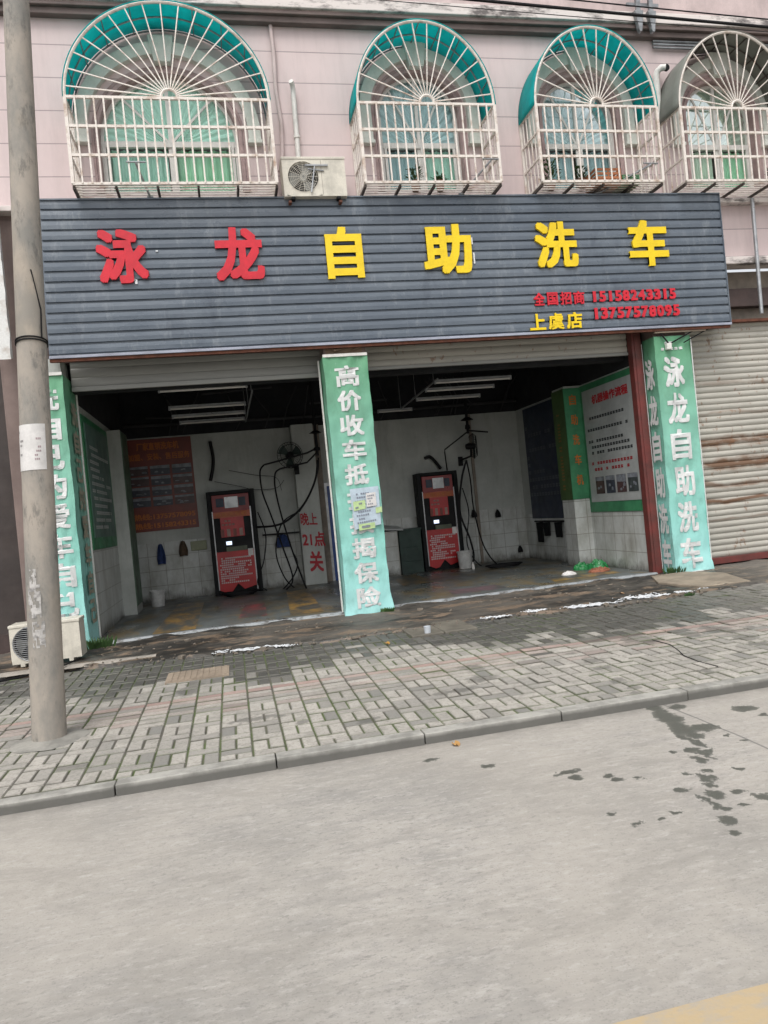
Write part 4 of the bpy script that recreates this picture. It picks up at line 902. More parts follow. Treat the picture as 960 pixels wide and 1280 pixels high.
MB_ = MB().lathe((7.37, -.17, 8.09), [(0, 0), (.055, .0), (.055, .03), (.04, .04)], 14, 'y'); tag(MB_.build('pipe_cap', m_black2, loc=(7.37, -.17, 8.09)), 'dark open mouth of the white elbow pipe', 'pipe cap')
pipe('downpipe', [tuple(at(940, 248, -.18)), tuple(at(946, 320, -.18)), tuple(at(952, 392, -.18))], .03, m_alu, 'thin grey downpipe right of the signboard end', 'pipe')
cd_ = MB()
for z in (8.52, 8.47, 8.57): cd_.tube([(7.25, -.05, z), (18, -.05, z+.01)], .018, 6)
tag(cd_.build('conduit_run', m_steel, loc=(7.3, -.05, 8.5)), 'bundle of grey conduits under the cornice above the grey canopy', 'conduit')
BR = empty('cable_bracket', (7.0, -.2, 8.7), 'pair of galvanised cable brackets on the cornice between the right canopies', 'bracket')
for x in (6.92, 7.14):
    b = MB().box(x-.035, x+.035, -.26, -.215, 8.62, 9.5); b.add([(x-.07, -.27, 8.9), (x+.07, -.27, 8.9), (x+.02, -.27, 8.58), (x-.02, -.27, 8.58), (x-.07, -.2, 8.9), (x+.07, -.2, 8.9), (x+.02, -.2, 8.58), (x-.02, -.2, 8.58)], [(0, 1, 2, 3), (4, 7, 6, 5), (0, 3, 7, 4), (1, 5, 6, 2), (3, 2, 6, 7)])
    b.build('bracket_arm', m_steel, BR)
MB().box(6.75, 7.3, -.215, -.19, 9.0, 9.05).box(6.8, 7.25, -.29, -.26, 9.15, 9.19).build('cross_bar', m_steel, BR)
def wire(p, q, sag, r, lab, mat=m_black):
    p, q = Vector(p), Vector(q); n = 24
    pts = [p.lerp(q, i/n)-Vector((0, 0, sag*4*(i/n)*(1-i/n))) for i in range(n+1)]
    return tag(MB().tube(pts, r, 6).build('overhead_cable', mat, smooth=True, loc=p), lab, 'cable', 'cables along the top of the facade')
a, b = at(640, 0, -1.0), at(960, 30, -1.0); d = b-a
wire(a-d*1.5, b+d*1.5, .05, .022, 'thick black cable crossing the top right of the facade')
a, b = at(760, 0, -1.3), at(960, 20, -1.3); d = b-a
wire(a-d*2, b+d*2, .05, .010, 'thin black cable above the thick one at the top right')
a, b = at(500, 0, -.6), at(800, 25, -.6); d = b-a
wire(a-d*.8, b+d*1.2, .03, .006, 'hair-thin wire running just under the thick black cable')
# ------------------------------------------------------------------ concrete pole
PB = Vector((-1.525, -4.36, .09)); PT = Vector((-1.06, -4.36, 9.2))
P = empty('utility_pole', PB, 'tapered concrete utility pole standing on the pavement by the kerb', 'utility pole')
mb = MB(); n = 28; k = 60
for i in range(k+1):
    t = i/k; c_ = PB.lerp(PT, t); r = .126-.052*t
    for j in range(n): a = 2*math.pi*j/n; rr = r*(1+.006*fbm(math.cos(a)*2, math.sin(a)*2, t*20)); mb.v.append((c_.x+rr*math.cos(a), c_.y+rr*math.sin(a), c_.z))
for i in range(k):
    for j in range(n): o = i*n+j; mb.f.append((o, i*n+(j+1) % n, (i+1)*n+(j+1) % n, o+n))
mb.f.append(tuple(k*n+j for j in range(n))); mb.build('shaft', m_pole, P, smooth=True)
def on_pole(z): t = (z-PB.z)/(PT.z-PB.z); c_ = PB.lerp(PT, t); return c_, .126-.052*t
def wrap(z0, z1, a0, a1, off=.003, ns=20, nz=6):
    def f(u, v):
        z = z0+(z1-z0)*v; c_, r = on_pole(z); a = a0+(a1-a0)*u
        return (c_.x+(r+off)*math.cos(a), c_.y+(r+off)*math.sin(a), z)
    return f
NP = empty('notice', on_pole(2.2)[0], 'white paper notice wrapped round the concrete pole at head height', 'notice')
f_ = wrap(2.17, 2.52, rad(195), rad(318)); MB().grid(20, 6, f_).build('paper', m_paper, NP, smooth=True)
g_ = lambda u, v, h: wrap(2.17, 2.52, rad(195), rad(318), .0045)(u, v)
dashes(MB(), (.08, .42, .2, .9), g_, 7, .55, random.Random(5), fill=.7).build('lettering', dirty('faded_ink', (.30, .28, .28), .6), NP)
dashes(MB(), (.66, .92, .1, .9), g_, 9, .5, random.Random(8), fill=.6).build('lettering', dirty('faded_pink_ink', (.5, .36, .38), .6), NP)
for (z0, z1, a0, a1) in ((1.05, 1.30, 225, 275), (1.28, 1.42, 235, 262), (.82, 1.02, 240, 285)):
    mb = MB().grid(14, 10, wrap(z0, z1, rad(a0), rad(a1), .002))
    mb.f = [f for f in mb.f if fbm(mb.v[f[0]][0]*26, mb.v[f[0]][2]*16, 3) > -.07]
    mb.build('paper_scrap', dirty('torn_paper', (.50, .48, .46), .7, .4, 20, (.4, .6)), P)
tp = MB()
for z in (3.15, 3.17): 
    c_, r = on_pole(z); tp.tube([(c_.x+(r+.006)*math.cos(a*.3), c_.y+(r+.006)*math.sin(a*.3), z-.02*math.sin(a*.3)) for a in range(22)], .006, 5)
c_, r = on_pole(3.3); tp.tube([(c_.x+r*.8, c_.y-r*.7, 3.18), (c_.x+r*.9, c_.y-r*.6, 3.4), (c_.x+r*.55, c_.y-r*.9, 3.7)], .006, 5)
tp.build('wire_tie', m_black, P)
mb = MB()
mb.grid(24, 4, lambda u, v: (PB.x+(.125+.16*v*(1+.35*fbm(math.cos(u*6.283)*2, math.sin(u*6.283)*2, 2)))*math.cos(u*6.283), PB.y+(.125+.16*v*(1+.35*fbm(math.cos(u*6.283)*2, math.sin(u*6.283)*2, 2)))*math.sin(u*6.283), zpav(PB.y)+.022*(1-v)**.6-.004*(v > .9)))
mb.build('collar', dirty('collar_mortar', (.30, .29, .26), .85, .6, 5), P, smooth=True)
# ------------------------------------------------------------------ inside the bays
def board_x(X, s, y0, y1, z0, z1):
    'placement on a wall of constant x; s=+1 faces +x, -1 faces -x'
    return (lambda u, v, h: (X+s*h, u, v))
# left wall poster
T = empty('wall_poster', (-1.94, .6, 1.43), 'green edged information poster on the left wall of the left bay', 'poster')
MB().box(-1.95, -1.925, .60, 2.82, 1.43, 3.38).build('border', m_green, T)
MB().box(-1.925, -1.918, .75, 2.70, 1.60, 3.28).build('board', dirty('dim_board', (.12, .20, .17), .5), T)
pl = lambda u, v, h: (-1.915, u, v)
dashes(MB(), (.9, 2.6, 1.7, 3.0), pl, 12, .7, random.Random(2)).build('lettering', m_inkw, T)
def picture(T, place, u0, u1, v0, v1, rnd):
    'a small printed photo: dark yard, paler sky strip, a few light shapes'
    MB().quad(place(u0, v0, 0), place(u1, v0, 0), place(u1, v1, 0), place(u0, v1, 0)).build('picture', m_picdark[rnd.randrange(3)], T)
    d = MB(); H = v1-v0; W_ = u1-u0; hz = v0+H*rnd.uniform(.6, .8)
    d.quad(place(u0, hz, .002), place(u1, hz-H*.08*rnd.random(), .002), place(u1, v1, .002), place(u0, v1-H*.02, .002))
    for _ in range(rnd.randint(2, 4)):
        a = u0+W_*rnd.uniform(.05, .7); b = v0+H*rnd.uniform(.1, .4); w1 = W_*rnd.uniform(.1, .28); h1 = H*rnd.uniform(.1, .2)
        d.add([place(a, b, .003), place(a+w1, b, .003), place(a+w1, b+h1*.6, .003), place(a+w1*.75, b+h1, .003), place(a+w1*.2, b+h1, .003), place(a, b+h1*.6, .003)], [(0, 1, 2, 3, 4, 5)])
    d.build('picture_detail', m_piclight, T)
# red poster with twelve pictures on the back wall
BY = 4.975
T = empty('wall_poster', (-1.25, BY, 1.62), 'red poster with twelve small pictures and phone numbers on the back wall', 'poster')
def sk(u, v): return u, v
MB().box(-1.93, -.63, BY, BY+.02, 1.61, 3.47).build('board', m_orangeink, T)
pb = lambda u, v, h: (u, BY-.004-h, v)
write(MB(), '厂家直销洗车机', (-1.70, -.88, 3.24, 3.40), pb, 0, .03).build('heading', m_inko, T)
write(MB(), '加盟、安装、售后服务', (-1.88, -.68, 3.04, 3.18), pb, 0, .02).build('heading', m_inko, T)
write(MB(), '热线:13757578095', (-1.87, -.68, 1.84, 1.97), pb, 0, .03).build('phone_line', m_inko, T)
write(MB(), '热线:15158243315', (-1.87, -.68, 1.66, 1.79), pb, 0, .03).build('phone_line', m_inko, T)
for r in range(4):
    for c_ in range(3):
        xa = -1.90+c_*.425; za = 2.62-r*.21+.14; picture(T, lambda u, v, h: (u, BY-.005-h, v), xa, xa+.38, za-.02, za+.165, random.Random(r*7+c_))
# kiosks
def kiosk(x0, x1, y0, y1, z1, lab, mirror=False):
    z0 = .2; T = empty('car_wash_kiosk', ((x0+x1)/2, (y0+y1)/2, z0), lab, 'kiosk', 'self-service car wash machines')
    b = MB(); b.box(x0, x1, y0+.05, y1, z0, z1); b.box(x0, x0+.08, y0, y0+.05, z0, z1); b.box(x1-.08, x1, y0, y0+.05, z0, z1); b.box(x0+.08, x1-.08, y0, y0+.05, z1-.07, z1)
    b.build('cabinet', m_black2, T, bevel=.006)
    a, c_ = x0+.10, x1-.12
    MB().box(a-.02, a, y0+.0, y0+.05, z0+.1, z1-.4).box(c_, c_+.025, y0-.005, y0+.05, z0+.05, z1-.35).build('edge_trim', m_alu, T)
    w_ = c_-a; pk = lambda u, v, h: (u, y0-.008-h, v)
    MB().box(a, c_, y0-.005, y0+.05, z1-.42, z1-.08).build('header_panel', m_machdk, T, bevel=.004)
    for p_, q_ in ((a+.08, a+w_*.32), (a+w_*.72, c_-.07)): MB().box(p_, q_, y0-.02, y0-.005, z1-.32, z1-.15).build('display', m_navy, T)
    MB().box(a+w_*.34, a+w_*.70, y0-.02, y0-.005, z1-.35, z1-.13).build('notice_plate', m_alu, T)
    MB().box(a, c_, y0-.002, y0+.05, z1-.54, z1-.42).build('title_strip', dirty('orange_strip', (.50, .10, .03), .4), T)
    write(MB(), '自助洗车机', (a+.06, c_-.06, z1-.52, z1-.44), pk, 0, .02).build('heading', m_inko, T)
    MB().box(a+.13, c_-.14, y0+.0, y0+.04, z1-.93, z1-.54).build('price_panel', m_machred, T)
    dashes(MB(), (a+.15, c_-.16, z1-.72, z1-.57), lambda u, v, h: (u, y0-.004, v), 2, .8, random.Random(1)).build('lettering', m_inkpink, T)
    for i in range(4): xx = a+.12+i*(w_-.24)/4; MB().box(xx, xx+(w_-.24)/4*.55, y0-.004, y0, z1-.92, z1-.77).build('picture', m_inkpink if i % 2 else m_orangeink, T)
    MB().box(a, c_, y0+.04, y0+.055, z0+.86, z1-.54).build('control_panel', m_black, T)
    sx = a+w_*.36; MB().box(sx-.055, sx+.055, y0+.015, y0+.03, z1-1.09, z1-1.02).build('screen', m_screen, T)
    MB().lathe((sx+.02, y0+.0, z1-1.17), [(0, 0), (.025, 0), (.025, .03)], 12, 'y').build('button', m_cream, T)
    MB().box(a+.2, c_-.12, y0-.03, y0+.03, z0+.86, z0+.95).build('shelf', dirty('olive_shelf', (.12, .14, .09), .5), T)
    bd_ = MB(); zb = z0+.04; m_ = (a+c_)/2
    bd_.add([(a, y0-.006, z0+.10), (a+.12, y0-.006, zb), (m_-.12, y0-.006, zb+.02), (m_, y0-.006, zb+.17), (m_+.12, y0-.006, zb+.04), (c_, y0-.006, zb+.10), (c_, y0-.006, z0+.86), (a, y0-.006, z0+.86)], [tuple(range(8))])
    bd_.build('instruction_panel', m_machred, T, solid=.01)
    write(MB(), '操作说明', (a+.22, c_-.24, z0+.77, z0+.84), pk, 0, .03).build('heading', m_inky, T)
    dashes(MB(), (a+.04, c_-.04, z0+.22, z0+.75), lambda u, v, h: (u, y0-.014, v), 12, .8, random.Random(4), gap=.25).build('lettering', m_inkw, T)
    MB().box(c_-.11, c_-.01, y0-.016, y0-.010, z0+.74, z0+.88).build('sticker', m_paper, T)
    return T
kiosk(-.43, .52, 4.60, 4.96, 2.28, 'red and black car wash kiosk at the back of the left bay')
kiosk(3.93, 4.82, 4.60, 4.96, 2.28, 'red and black car wash kiosk at the back of the right bay')
# graffiti
T = empty('painted_notice', (1.6, 4.59, .4), 'red hand-painted closing time on the white column in the left bay', 'painted notice')
pg = lambda u, v, h: (u, 4.592, v)
for tx, r_ in (('晚上', (1.40, 1.74, 1.42, 1.68)), ('21点', (1.40, 1.86, .98, 1.28)), ('关', (1.50, 1.78, .46, .88))):
    write(MB(), tx, r_, pg, 0, .03 if tx != '晚上' else .022, tilt=-.03).build('lettering', m_spray, T)
T = empty('door', (2.3, 4.95, .2), 'blue door in a pale frame half hidden behind the central pier', 'door')
MB().box(2.04, 2.62, 4.94, 4.98, .2, 2.2).build('leaf', m_blue, T, bevel=.006)
MB().box(1.985, 2.04, 4.92, 4.98, .2, 2.27).box(2.62, 2.68, 4.92, 4.98, .2, 2.27).box(2.04, 2.62, 4.92, 4.98, 2.2, 2.27).build('frame', m_alu, T)
MB().lathe((2.56, 4.90, 1.2), [(0, 0), (.02, 0), (.02, .05)], 10, 'y').build('handle', m_alu, T)
# wash basin cabinet and a made-up dark box in place of the recess beyond the pier
T = empty('cabinet', (3.1, 4.7, .2), 'white tiled counter with a sloping lid beside the central pier', 'counter')
MB().box(2.7, 3.38, 4.55, 4.98, .2, 1.12).build('body', m_tile, T)
MB().add([(2.66, 4.50, 1.20), (3.50, 4.50, 1.12), (3.50, 4.98, 1.18), (2.66, 4.98, 1.30), (2.66, 4.50, 1.24), (3.50, 4.50, 1.15), (3.50, 4.98, 1.21), (2.66, 4.98, 1.34)], [(0, 1, 2, 3), (4, 7, 6, 5), (0, 4, 5, 1), (1, 5, 6, 2), (2, 6, 7, 3), (3, 7, 4, 0)]).build('lid', m_board, T)
T = MB(); T.box(3.42, 3.90, 4.6, 4.975, .2, 1.10); T.box(3.40, 3.92, 4.58, 4.975, 1.10, 1.14)
for z in (.45, .75): T.box(3.44, 3.88, 4.588, 4.6, z, z+.01)
tag(T.build('recess_block', m_darkg, bevel=.01, loc=(3.65, 4.8, .2)), 'dark green block standing in for the dark recess between the white counter and the right kiosk', 'recess block')
# right wall: instruction poster, column banner, navy board
T = empty('wall_poster', (6.43, 1.0, 1.18), 'large pale instruction poster with green border on the right wall', 'poster')
MB().box(6.425, 6.438, .13, 1.89, 1.18, 3.47).build('border', m_green, T)
MB().box(6.418, 6.425, .13, 1.80, 1.36, 3.36).build('board', m_board, T)
pr = lambda u, v, h: (6.414, -u, v)
write(MB(), '机器操作流程', (-1.45, -.25, 3.08, 3.24), pr, 0, .04).build('heading', m_inkr, T)
dashes(MB(), (-1.70, -.2, 2.18, 3.0), pr, 8, .8, random.Random(6), fill=.55).build('lettering', m_inkk, T)
dashes(MB(), (-1.66, -.2, 1.88, 2.10), pr, 2, .8, random.Random(9), fill=.95).build('lettering', m_inkr, T)
for i in range(4): ya = 1.58-i*.36; picture(T, lambda u, v, h: (6.414-h, -u, v), -ya, -ya+.30, 1.50, 1.80, random.Random(50+i))
T = empty('column_banner', (6.2, 1.9, 1.44), 'narrow green banner with orange characters on the inner right column', 'banner')
MB().box(6.10, 6.44, 1.88, 1.898, 1.44, 3.46).build('front_cloth', m_green, T)
MB().box(6.10, 6.118, 1.90, 2.38, 1.44, 3.46).build('side_cloth', dirty('olive_cloth', (.07, .13, .04), .5), T)
vtext(T, '自助洗车机', 6.20, 6.33, 1.52, 3.34, lambda u, v, h: (u, 1.874, v), m_inko, .02, frac=.52)
dashes(MB(), (-2.24, -2.04, 1.55, 3.1), lambda u, v, h: (6.094-h, -u, v), 26, 2.2, random.Random(31), fill=1, h=.002).build('lettering', m_inkod, T)
T = empty('wall_board', (6.43, 3.7, 1.1), 'dark navy board of faint lines on the right wall behind the column', 'board')
MB().box(6.42, 6.438, 2.5, 4.55, 1.08, 3.45).build('board', m_navy, T)
dashes(MB(), (-4.5, -2.6, 1.2, 3.1), lambda u, v, h: (6.415, -u, v), 12, .8, random.Random(12), fill=.5).build('lettering', dirty('grey_ink', (.12, .13, .15), .5), T)
# ceiling tubes
def tube_lamp(x0, x1, y, z, lab, grp):
    T = empty('tube_lamp', ((x0+x1)/2, y, z), lab, 'tube lamp', grp)
    MB().box(x0, x1, y-.02, y+.02, z+.02, z+.05).build('batten', m_alu, T)
    MB().tube([(x0+.03, y, z), (x1-.03, y, z)], .016, 10).build('tube', m_white, T, smooth=True)
    e = MB(); e.box(x0, x0+.03, y-.02, y+.02, z-.02, z+.02); e.box(x1-.03, x1, y-.02, y+.02, z-.02, z+.02); e.build('end_cap', m_alu, T)
for i, (a_, b_, y, nm) in enumerate(((-.84, .44, .6, 'nearest'), (-.83, .45, 2.3, 'second'), (-.85, .46, 3.3, 'third'), (-.77, .47, 4.15, 'farthest'))):
    tube_lamp(a_, b_, y, 3.62, '%s tube lamp under the dark ceiling of the left bay' % nm, 'tube lamps of the left bay')
for i, (a_, b_, y, nm) in enumerate(((3.54, 4.91, 1.35, 'nearest'), (3.60, 4.90, 2.15, 'second'), (3.70, 5.0, 3.2, 'third'), (3.2, 3.95, 4.5, 'farthest'))):
    tube_lamp(a_, b_, y, 3.62, '%s tube lamp under the dark ceiling of the right bay' % nm, 'tube lamps of the right bay')
def rail(p, q, lab):
    b = MB().bar(p, q, .014)
    for t in (.08, .5, .92): v = Vector(p).lerp(Vector(q), t); b.tube([v, v+Vector((0, 0, .95))], .006, 5)
    tag(b.build('ceiling_rail', m_alu, loc=p), lab, 'rail')
rail((.53, 1.2, 3.66), (.50, 4.8, 3.66), 'hanging rail at the right end of the left bay lamps')
rail((3.56, 1.2, 3.66), (3.72, 4.8, 3.66), 'hanging rail at the left end of the right bay lamps')
# wall fans
def wall_fan(c, r, yaw, lab, base):
    T = empty('wall_fan', c, lab, 'fan', 'wall fans'); Mx = Matrix.Translation(c) @ Matrix.Rotation(yaw, 4, 'Z')
    def tr(mb): mb.v = [tuple(Mx @ Vector(v)) for v in mb.v]; return mb
    g = MB()
    for k in range(26):
        a = 2*math.pi*k/26; g.tube([(.05*math.cos(a), -.10, .05*math.sin(a)), (r*.8*math.cos(a), -.09, r*.8*math.sin(a)), (r*math.cos(a), -.03, r*math.sin(a)), (r*.75*math.cos(a), .06, r*.75*math.sin(a))], .003, 4)
    for q, y in ((r, -.03), (r*.8, -.09), (.06, -.10)): g.tube([(q*math.cos(a*math.pi/14), y, q*math.sin(a*math.pi/14)) for a in range(29)], .006, 5, up=Vector((0, 1, 0)))
    tr(g).build('guard', m_black2, T)
    bl = MB()
    for k in range(3):
        a = k*2.094; bl.grid(5, 4, lambda u, v: ((.03+r*.8*u)*math.cos(a+v*.9), -.05+.04*v, (.03+r*.8*u)*math.sin(a+v*.9)))
    tr(bl).build('blade', m_darkg, T, smooth=True)
    tr(MB().lathe((0, .02, 0), [(0, -.1), (.06, -.08), (.07, .06), (.05, .12), (0, .13)], 14, 'y')).build('motor', m_black, T, smooth=True)
    MB().tube([Vector(c)+Vector((0, .08, -.02)), Vector(c)+Vector((0, .12, -.2)), base], .022, 8).box(base[0]-.05, base[0]+.05, base[1]-.0, base[1]+.03, base[2]-.12, base[2]+.08).build('arm', m_black, T)
wall_fan((1.28, 4.30, 2.86), .26, rad(10), 'dark wall fan facing the street on the white column of the left bay', (1.42, 4.57, 2.6))
wall_fan((5.15, 4.40, 2.75), .27, rad(74), 'dark wall fan seen edge-on above the right kiosk', (5.05, 4.955, 2.5))
# swivel booms and hoses
def hose(pts, r, Y, lab, cat='hose', mat=m_black, name='hose'):
    P3 = []
    for p in pts: P3.append(at(p[0], p[1], p[2] if len(p) > 2 else Y))
    out = []
    n = len(P3)
    for i in range(n-1):
        p0, p1, p2, p3 = P3[max(i-1, 0)], P3[i], P3[i+1], P3[min(i+2, n-1)]
        for k in range(8):
            t = k/8; out.append(.5*((2*p1)+(p2-p0)*t+(2*p0-5*p1+4*p2-p3)*t*t+(3*p1-p0-3*p2+p3)*t**3))
    out.append(P3[-1]); return tag(MB().tube(out, r, 7).build(name, mat, smooth=True, loc=out[0]), lab, cat)
T = empty('swivel_boom', at(396, 560, 4.2), 'black ceiling swivel boom with two arms in the left bay', 'boom', 'swivel booms')
b = MB(); pv_ = at(396, 560, 4.2); b.tube([pv_+Vector((0, 0, -.15)), (pv_.x, pv_.y, 4.6)], .03, 8); b.lathe(pv_, [(0, -.06), (.07, -.05), (.07, .0), (.03, .03)], 14); b.lathe(pv_+Vector((0, 0, .28)), [(0, 0), (.13, .02), (.05, .07)], 12); b.build('pivot', m_black, T)
MB().tube([pv_, at(384, 566, 4.2), at(345, 577, 4.2), at(330, 581, 4.2)], .018, 6).build('arm', m_black, T)
MB().tube([pv_+Vector((0, 0, -.08)), at(384, 578, 4.1), at(350, 586, 4.0)], .018, 6).build('arm', m_black, T)
hose([(330, 581), (325, 590), (328, 615), (338, 642), (352, 680), (366, 722), (358, 737)], .017, 4.2, 'black hose hanging from the left end of the left boom')
hose([(350, 586), (344, 592), (344, 610), (352, 645), (366, 690), (380, 728), (384, 737)], .017, 4.0, 'black hose hanging from the shorter arm of the left boom')
hose([(397, 575), (394, 600), (380, 630), (360, 650), (343, 657), (321, 659, 4.6)], .022, 4.1, 'thick black hose looping from the left boom to the left kiosk')
hose([(398, 572), (397, 590), (386, 620), (374, 640)], .014, 4.1, 'short black hose beside the thick loop of the left boom')
hose([(366, 690, 4.6), (372, 705), (366, 722), (352, 739)], .015, 4.4, 'black hose end trailing to the floor of the left bay')
T = empty('swivel_boom', at(584, 540, 4.2), 'black ceiling swivel boom with a bent arm in the right bay', 'boom', 'swivel booms')
pv_ = at(584, 530, 4.2); b = MB(); b.tube([pv_+Vector((0, 0, -.2)), (pv_.x, pv_.y, 4.6)], .03, 8); b.lathe(pv_+Vector((0, 0, .06)), [(0, 0), (.14, .02), (.05, .08)], 12); b.lathe(pv_+Vector((0, 0, -.12)), [(0, 0), (.06, .02), (.05, .1)], 12); b.build('pivot', m_black, T)
MB().tube([at(584, 538, 4.2), at(610, 540, 4.1)], .018, 6).build('arm', m_black, T)
MB().tube([at(584, 540, 4.2), at(556, 562, 4.3), at(556, 566, 4.3), at(559, 588, 4.5)], .014, 6).build('arm', m_black, T)
hose([(583, 575), (577, 600), (575, 640), (588, 675), (592, 700), (580, 716)], .022, 4.35, 'black hose hanging beside the right kiosk')
hose([(583, 575), (588, 600), (592, 635), (602, 675), (612, 695), (621, 705)], .016, 4.5, 'black hose sweeping down to the right of the right kiosk')
# misc wall things
hose([(372, 640), (352, 655), (345, 690), (356, 722), (372, 738)], .014, 4.45, 'thin black hose curling beside the column foot of the left bay')
hose([(322, 640), (332, 668), (330, 700), (322, 728), (334, 738)], .013, 4.5, 'thin black hose drooping from the right side of the left kiosk')
hose([(578, 610), (586, 640), (584, 680), (598, 705), (616, 709)], .013, 4.45, 'thin black hose drooping from the right side of the right kiosk')
hose([(433/3.2+130-4+1, 293/3.2+460), (266, 570), (266, 585), (263, 601)], .035, 4.93, 'thick dark rubber strip fixed upright on the left bay wall', 'rubber strip', name='rubber_strip')
hose([(531, 573), (537, 571), (544, 577), (551, 586)], .035, 4.93, 'curved dark rubber strip above the right kiosk', 'rubber strip', name='rubber_strip')
hose([(268, 602), (300, 608), (318, 612), (345, 610), (355, 600)], .005, 4.9, 'thin wire sagging across the left bay wall', 'wire', name='wire')
hose([(286, 588), (320, 594), (345, 597), (352, 613)], .005, 4.9, 'thin wire above the left kiosk', 'wire', name='wire')
def rag(px, py, w_, h_, mat, lab, Y=4.9):
    T = empty('rag', at(px, py, Y), lab, 'rag', 'rags hung on the back wall'); c_ = at(px, py, Y)
    MB().grid(10, 14, lambda u, v: (c_.x+(u-.5)*w_*(.35+.65*math.sin(min(1, v*1.3)*1.57))*(1-.5*max(0, v-.7)), c_.y+.03*math.sin(u*9+v*2), c_.z-v*h_-.02*abs(u-.5))).build('cloth', mat, T, smooth=True, solid=.012)
    MB().lathe((c_.x, c_.y+.03, c_.z), [(0, -.04), (.012, -.04), (.012, .04), (0, .04)], 8, 'y').build('hook', m_steel, T)
rag(200, 680, .17, .40, m_clothb, 'dark blue rag hanging left of the left kiosk')
rag(228, 676, .18, .30, m_clothk, 'brown rag hanging between the blue rag and the left kiosk')
rag(353, 668, .30, .26, m_clothb, 'dark blue rag hung on a rail right of the left kiosk', 4.88)
rag(592, 637, .11, .16, m_black, 'small black rag hook on the tiles right of the right kiosk')
rag(622, 637, .11, .16, m_black, 'small black rag hook near the corner pipe of the right bay')
rag(650, 682, .10, .14, m_black, 'small black scrap hanging low in the right corner')
tag(MB().tube([at(328, 669, 4.86), at(375, 665, 4.86)], .018, 8).tube([at(335, 668, 4.86), at(335, 668, 4.99)], .01, 6).tube([at(370, 665, 4.86), at(370, 665, 4.99)], .01, 6).build('wall_rail', m_black, loc=at(350, 667, 4.9)), 'black rail on the tiles right of the left kiosk', 'rail')
tag(MB().box(*[v for ab in zip((at(239, 688, 4.95).x, 4.93, 1.14), (at(258, 676, 4.95).x, 4.985, 1.33)) for v in ab]).build('meter_box', dirty('old_box', (.30, .32, .20), .5), bevel=.01, loc=(-.65, 4.95, 1.2)), 'pale olive box on the tiles left of the left kiosk', 'box')
T = empty('coat_rail', (6.40, 3.9, 1.05), 'dark rail with mitts hanging under the navy board', 'rail')
MB().tube([(6.40, 2.9, 1.02), (6.40, 4.4, 1.02)], .018, 6).build('rail', m_black, T)
for y, h_ in ((4.1, .42), (3.75, .28), (3.2, .3)): MB().grid(6, 8, lambda u, v: (6.38+.03*math.sin(u*5), y+(u-.5)*.22*(1-.3*v), 1.0-h_*v)).build('mitt', m_black2, T, smooth=True, solid=.03)
# buckets
def bucket(x, y, z, r, h, lab):
    T = empty('bucket', (x, y, z), lab, 'bucket', 'white plastic buckets')
    MB().lathe((x, y, z), [(0, .004), (r*.82, 0), (r, h), (r*1.06, h), (r*1.06, h-.025), (r*1.01, h-.03), (r*.97, h-.01), (r*.80, .01), (0, .012)], 28).build('body', m_bucket, T, smooth=True)
    MB().tube([(x+r*1.05*math.cos(a), y-r*.4*math.sin(a)-.02, z+h-.04-.10*math.sin(a)) for a in [math.pi*i/12 for i in range(13)]], .004, 5).build('handle', m_steel, T)
bucket(-1.47, 3.95, .2, .14, .30, 'white bucket on the floor in the back corner of the left bay')
bucket(4.72, 4.30, .2, .16, .36, 'white bucket standing at the foot of the right kiosk')
T = MB().lathe((4.75, 3.9, .2), [(0, 0), (.03, .0), (.03, .09), (.012, .12), (.012, .15), (0, .15)], 14); tag(T.build('bottle', m_white, smooth=True, loc=(4.75, 3.9, .2)), 'small white bottle on the floor in front of the right kiosk', 'bottle')
# hose runs on the floor
hose([(225, 757, 4.55), (260, 751, 4.5), (300, 748, 4.3), (345, 744, 4.4), (400, 733, 4.4), (430, 731, 4.4)], .03, 4.4, 'black hose lying along the back floor of the left bay')
hose([(585, 716, 4.3), (620, 713, 4.1), (655, 706, 4.1), (690, 703, 3.9), (720, 703, 3.2)], .035, 4.2, 'black hose lying along the back floor of the right bay')
hl = MB()
for k in range(5): hl.tube([(.05+.26*(1+.1*k)*math.cos(a*.35+k), 4.2+.16*math.sin(a*.35+k), .22+.012*k+.006*math.sin(a)) for a in range(19)], .014, 6)
tag(hl.build('hose_coil', m_black, smooth=True, loc=(.05, 4.2, .2)), 'black hose coiled on the floor in front of the left kiosk', 'hose')
hl = MB()
for k in range(4): hl.tube([(5.3+.3*(1+.1*k)*math.cos(a*.35+k), 3.6+.15*math.sin(a*.35+k), .22+.012*k) for a in range(19)], .014, 6)
tag(hl.build('hose_coil', m_black, smooth=True, loc=(5.3, 3.6, .2)), 'black hose coiled on the floor of the right bay', 'hose')
# heaps of cloth and bags
def heap(name, c, rx, ry, h, mat, lab, cat, seed, grp=None, sharp=.45):
    mb = MB(); n, m_ = 40, 16
    def f(u, v):
        a = 2*math.pi*u; k = 1+.35*fbm(math.cos(a)*1.6+seed, math.sin(a)*1.6, seed); r = math.sin(v*math.pi/2); hh = math.cos(v*math.pi/2)
        w_ = 1+sharp*fbm(math.cos(a)*r*3+seed, math.sin(a)*r*3, 2)
        return (c[0]+rx*r*k*math.cos(a), c[1]+ry*r*k*math.sin(a), c[2]+h*hh*w_+(.05*abs(fbm(math.cos(a)*r*9+seed, math.sin(a)*r*9, seed, 3)) if v < .97 else 0))
    mb.grid(n, m_, f); return tag(mb.build(name, mat, smooth=True, loc=c), lab, cat, grp)
heap('plastic_bag', (6.22, 1.45, .2), .19, .13, .12, m_bag, 'bright green plastic bag on the floor by the right wall', 'bag', 2, sharp=1.2)
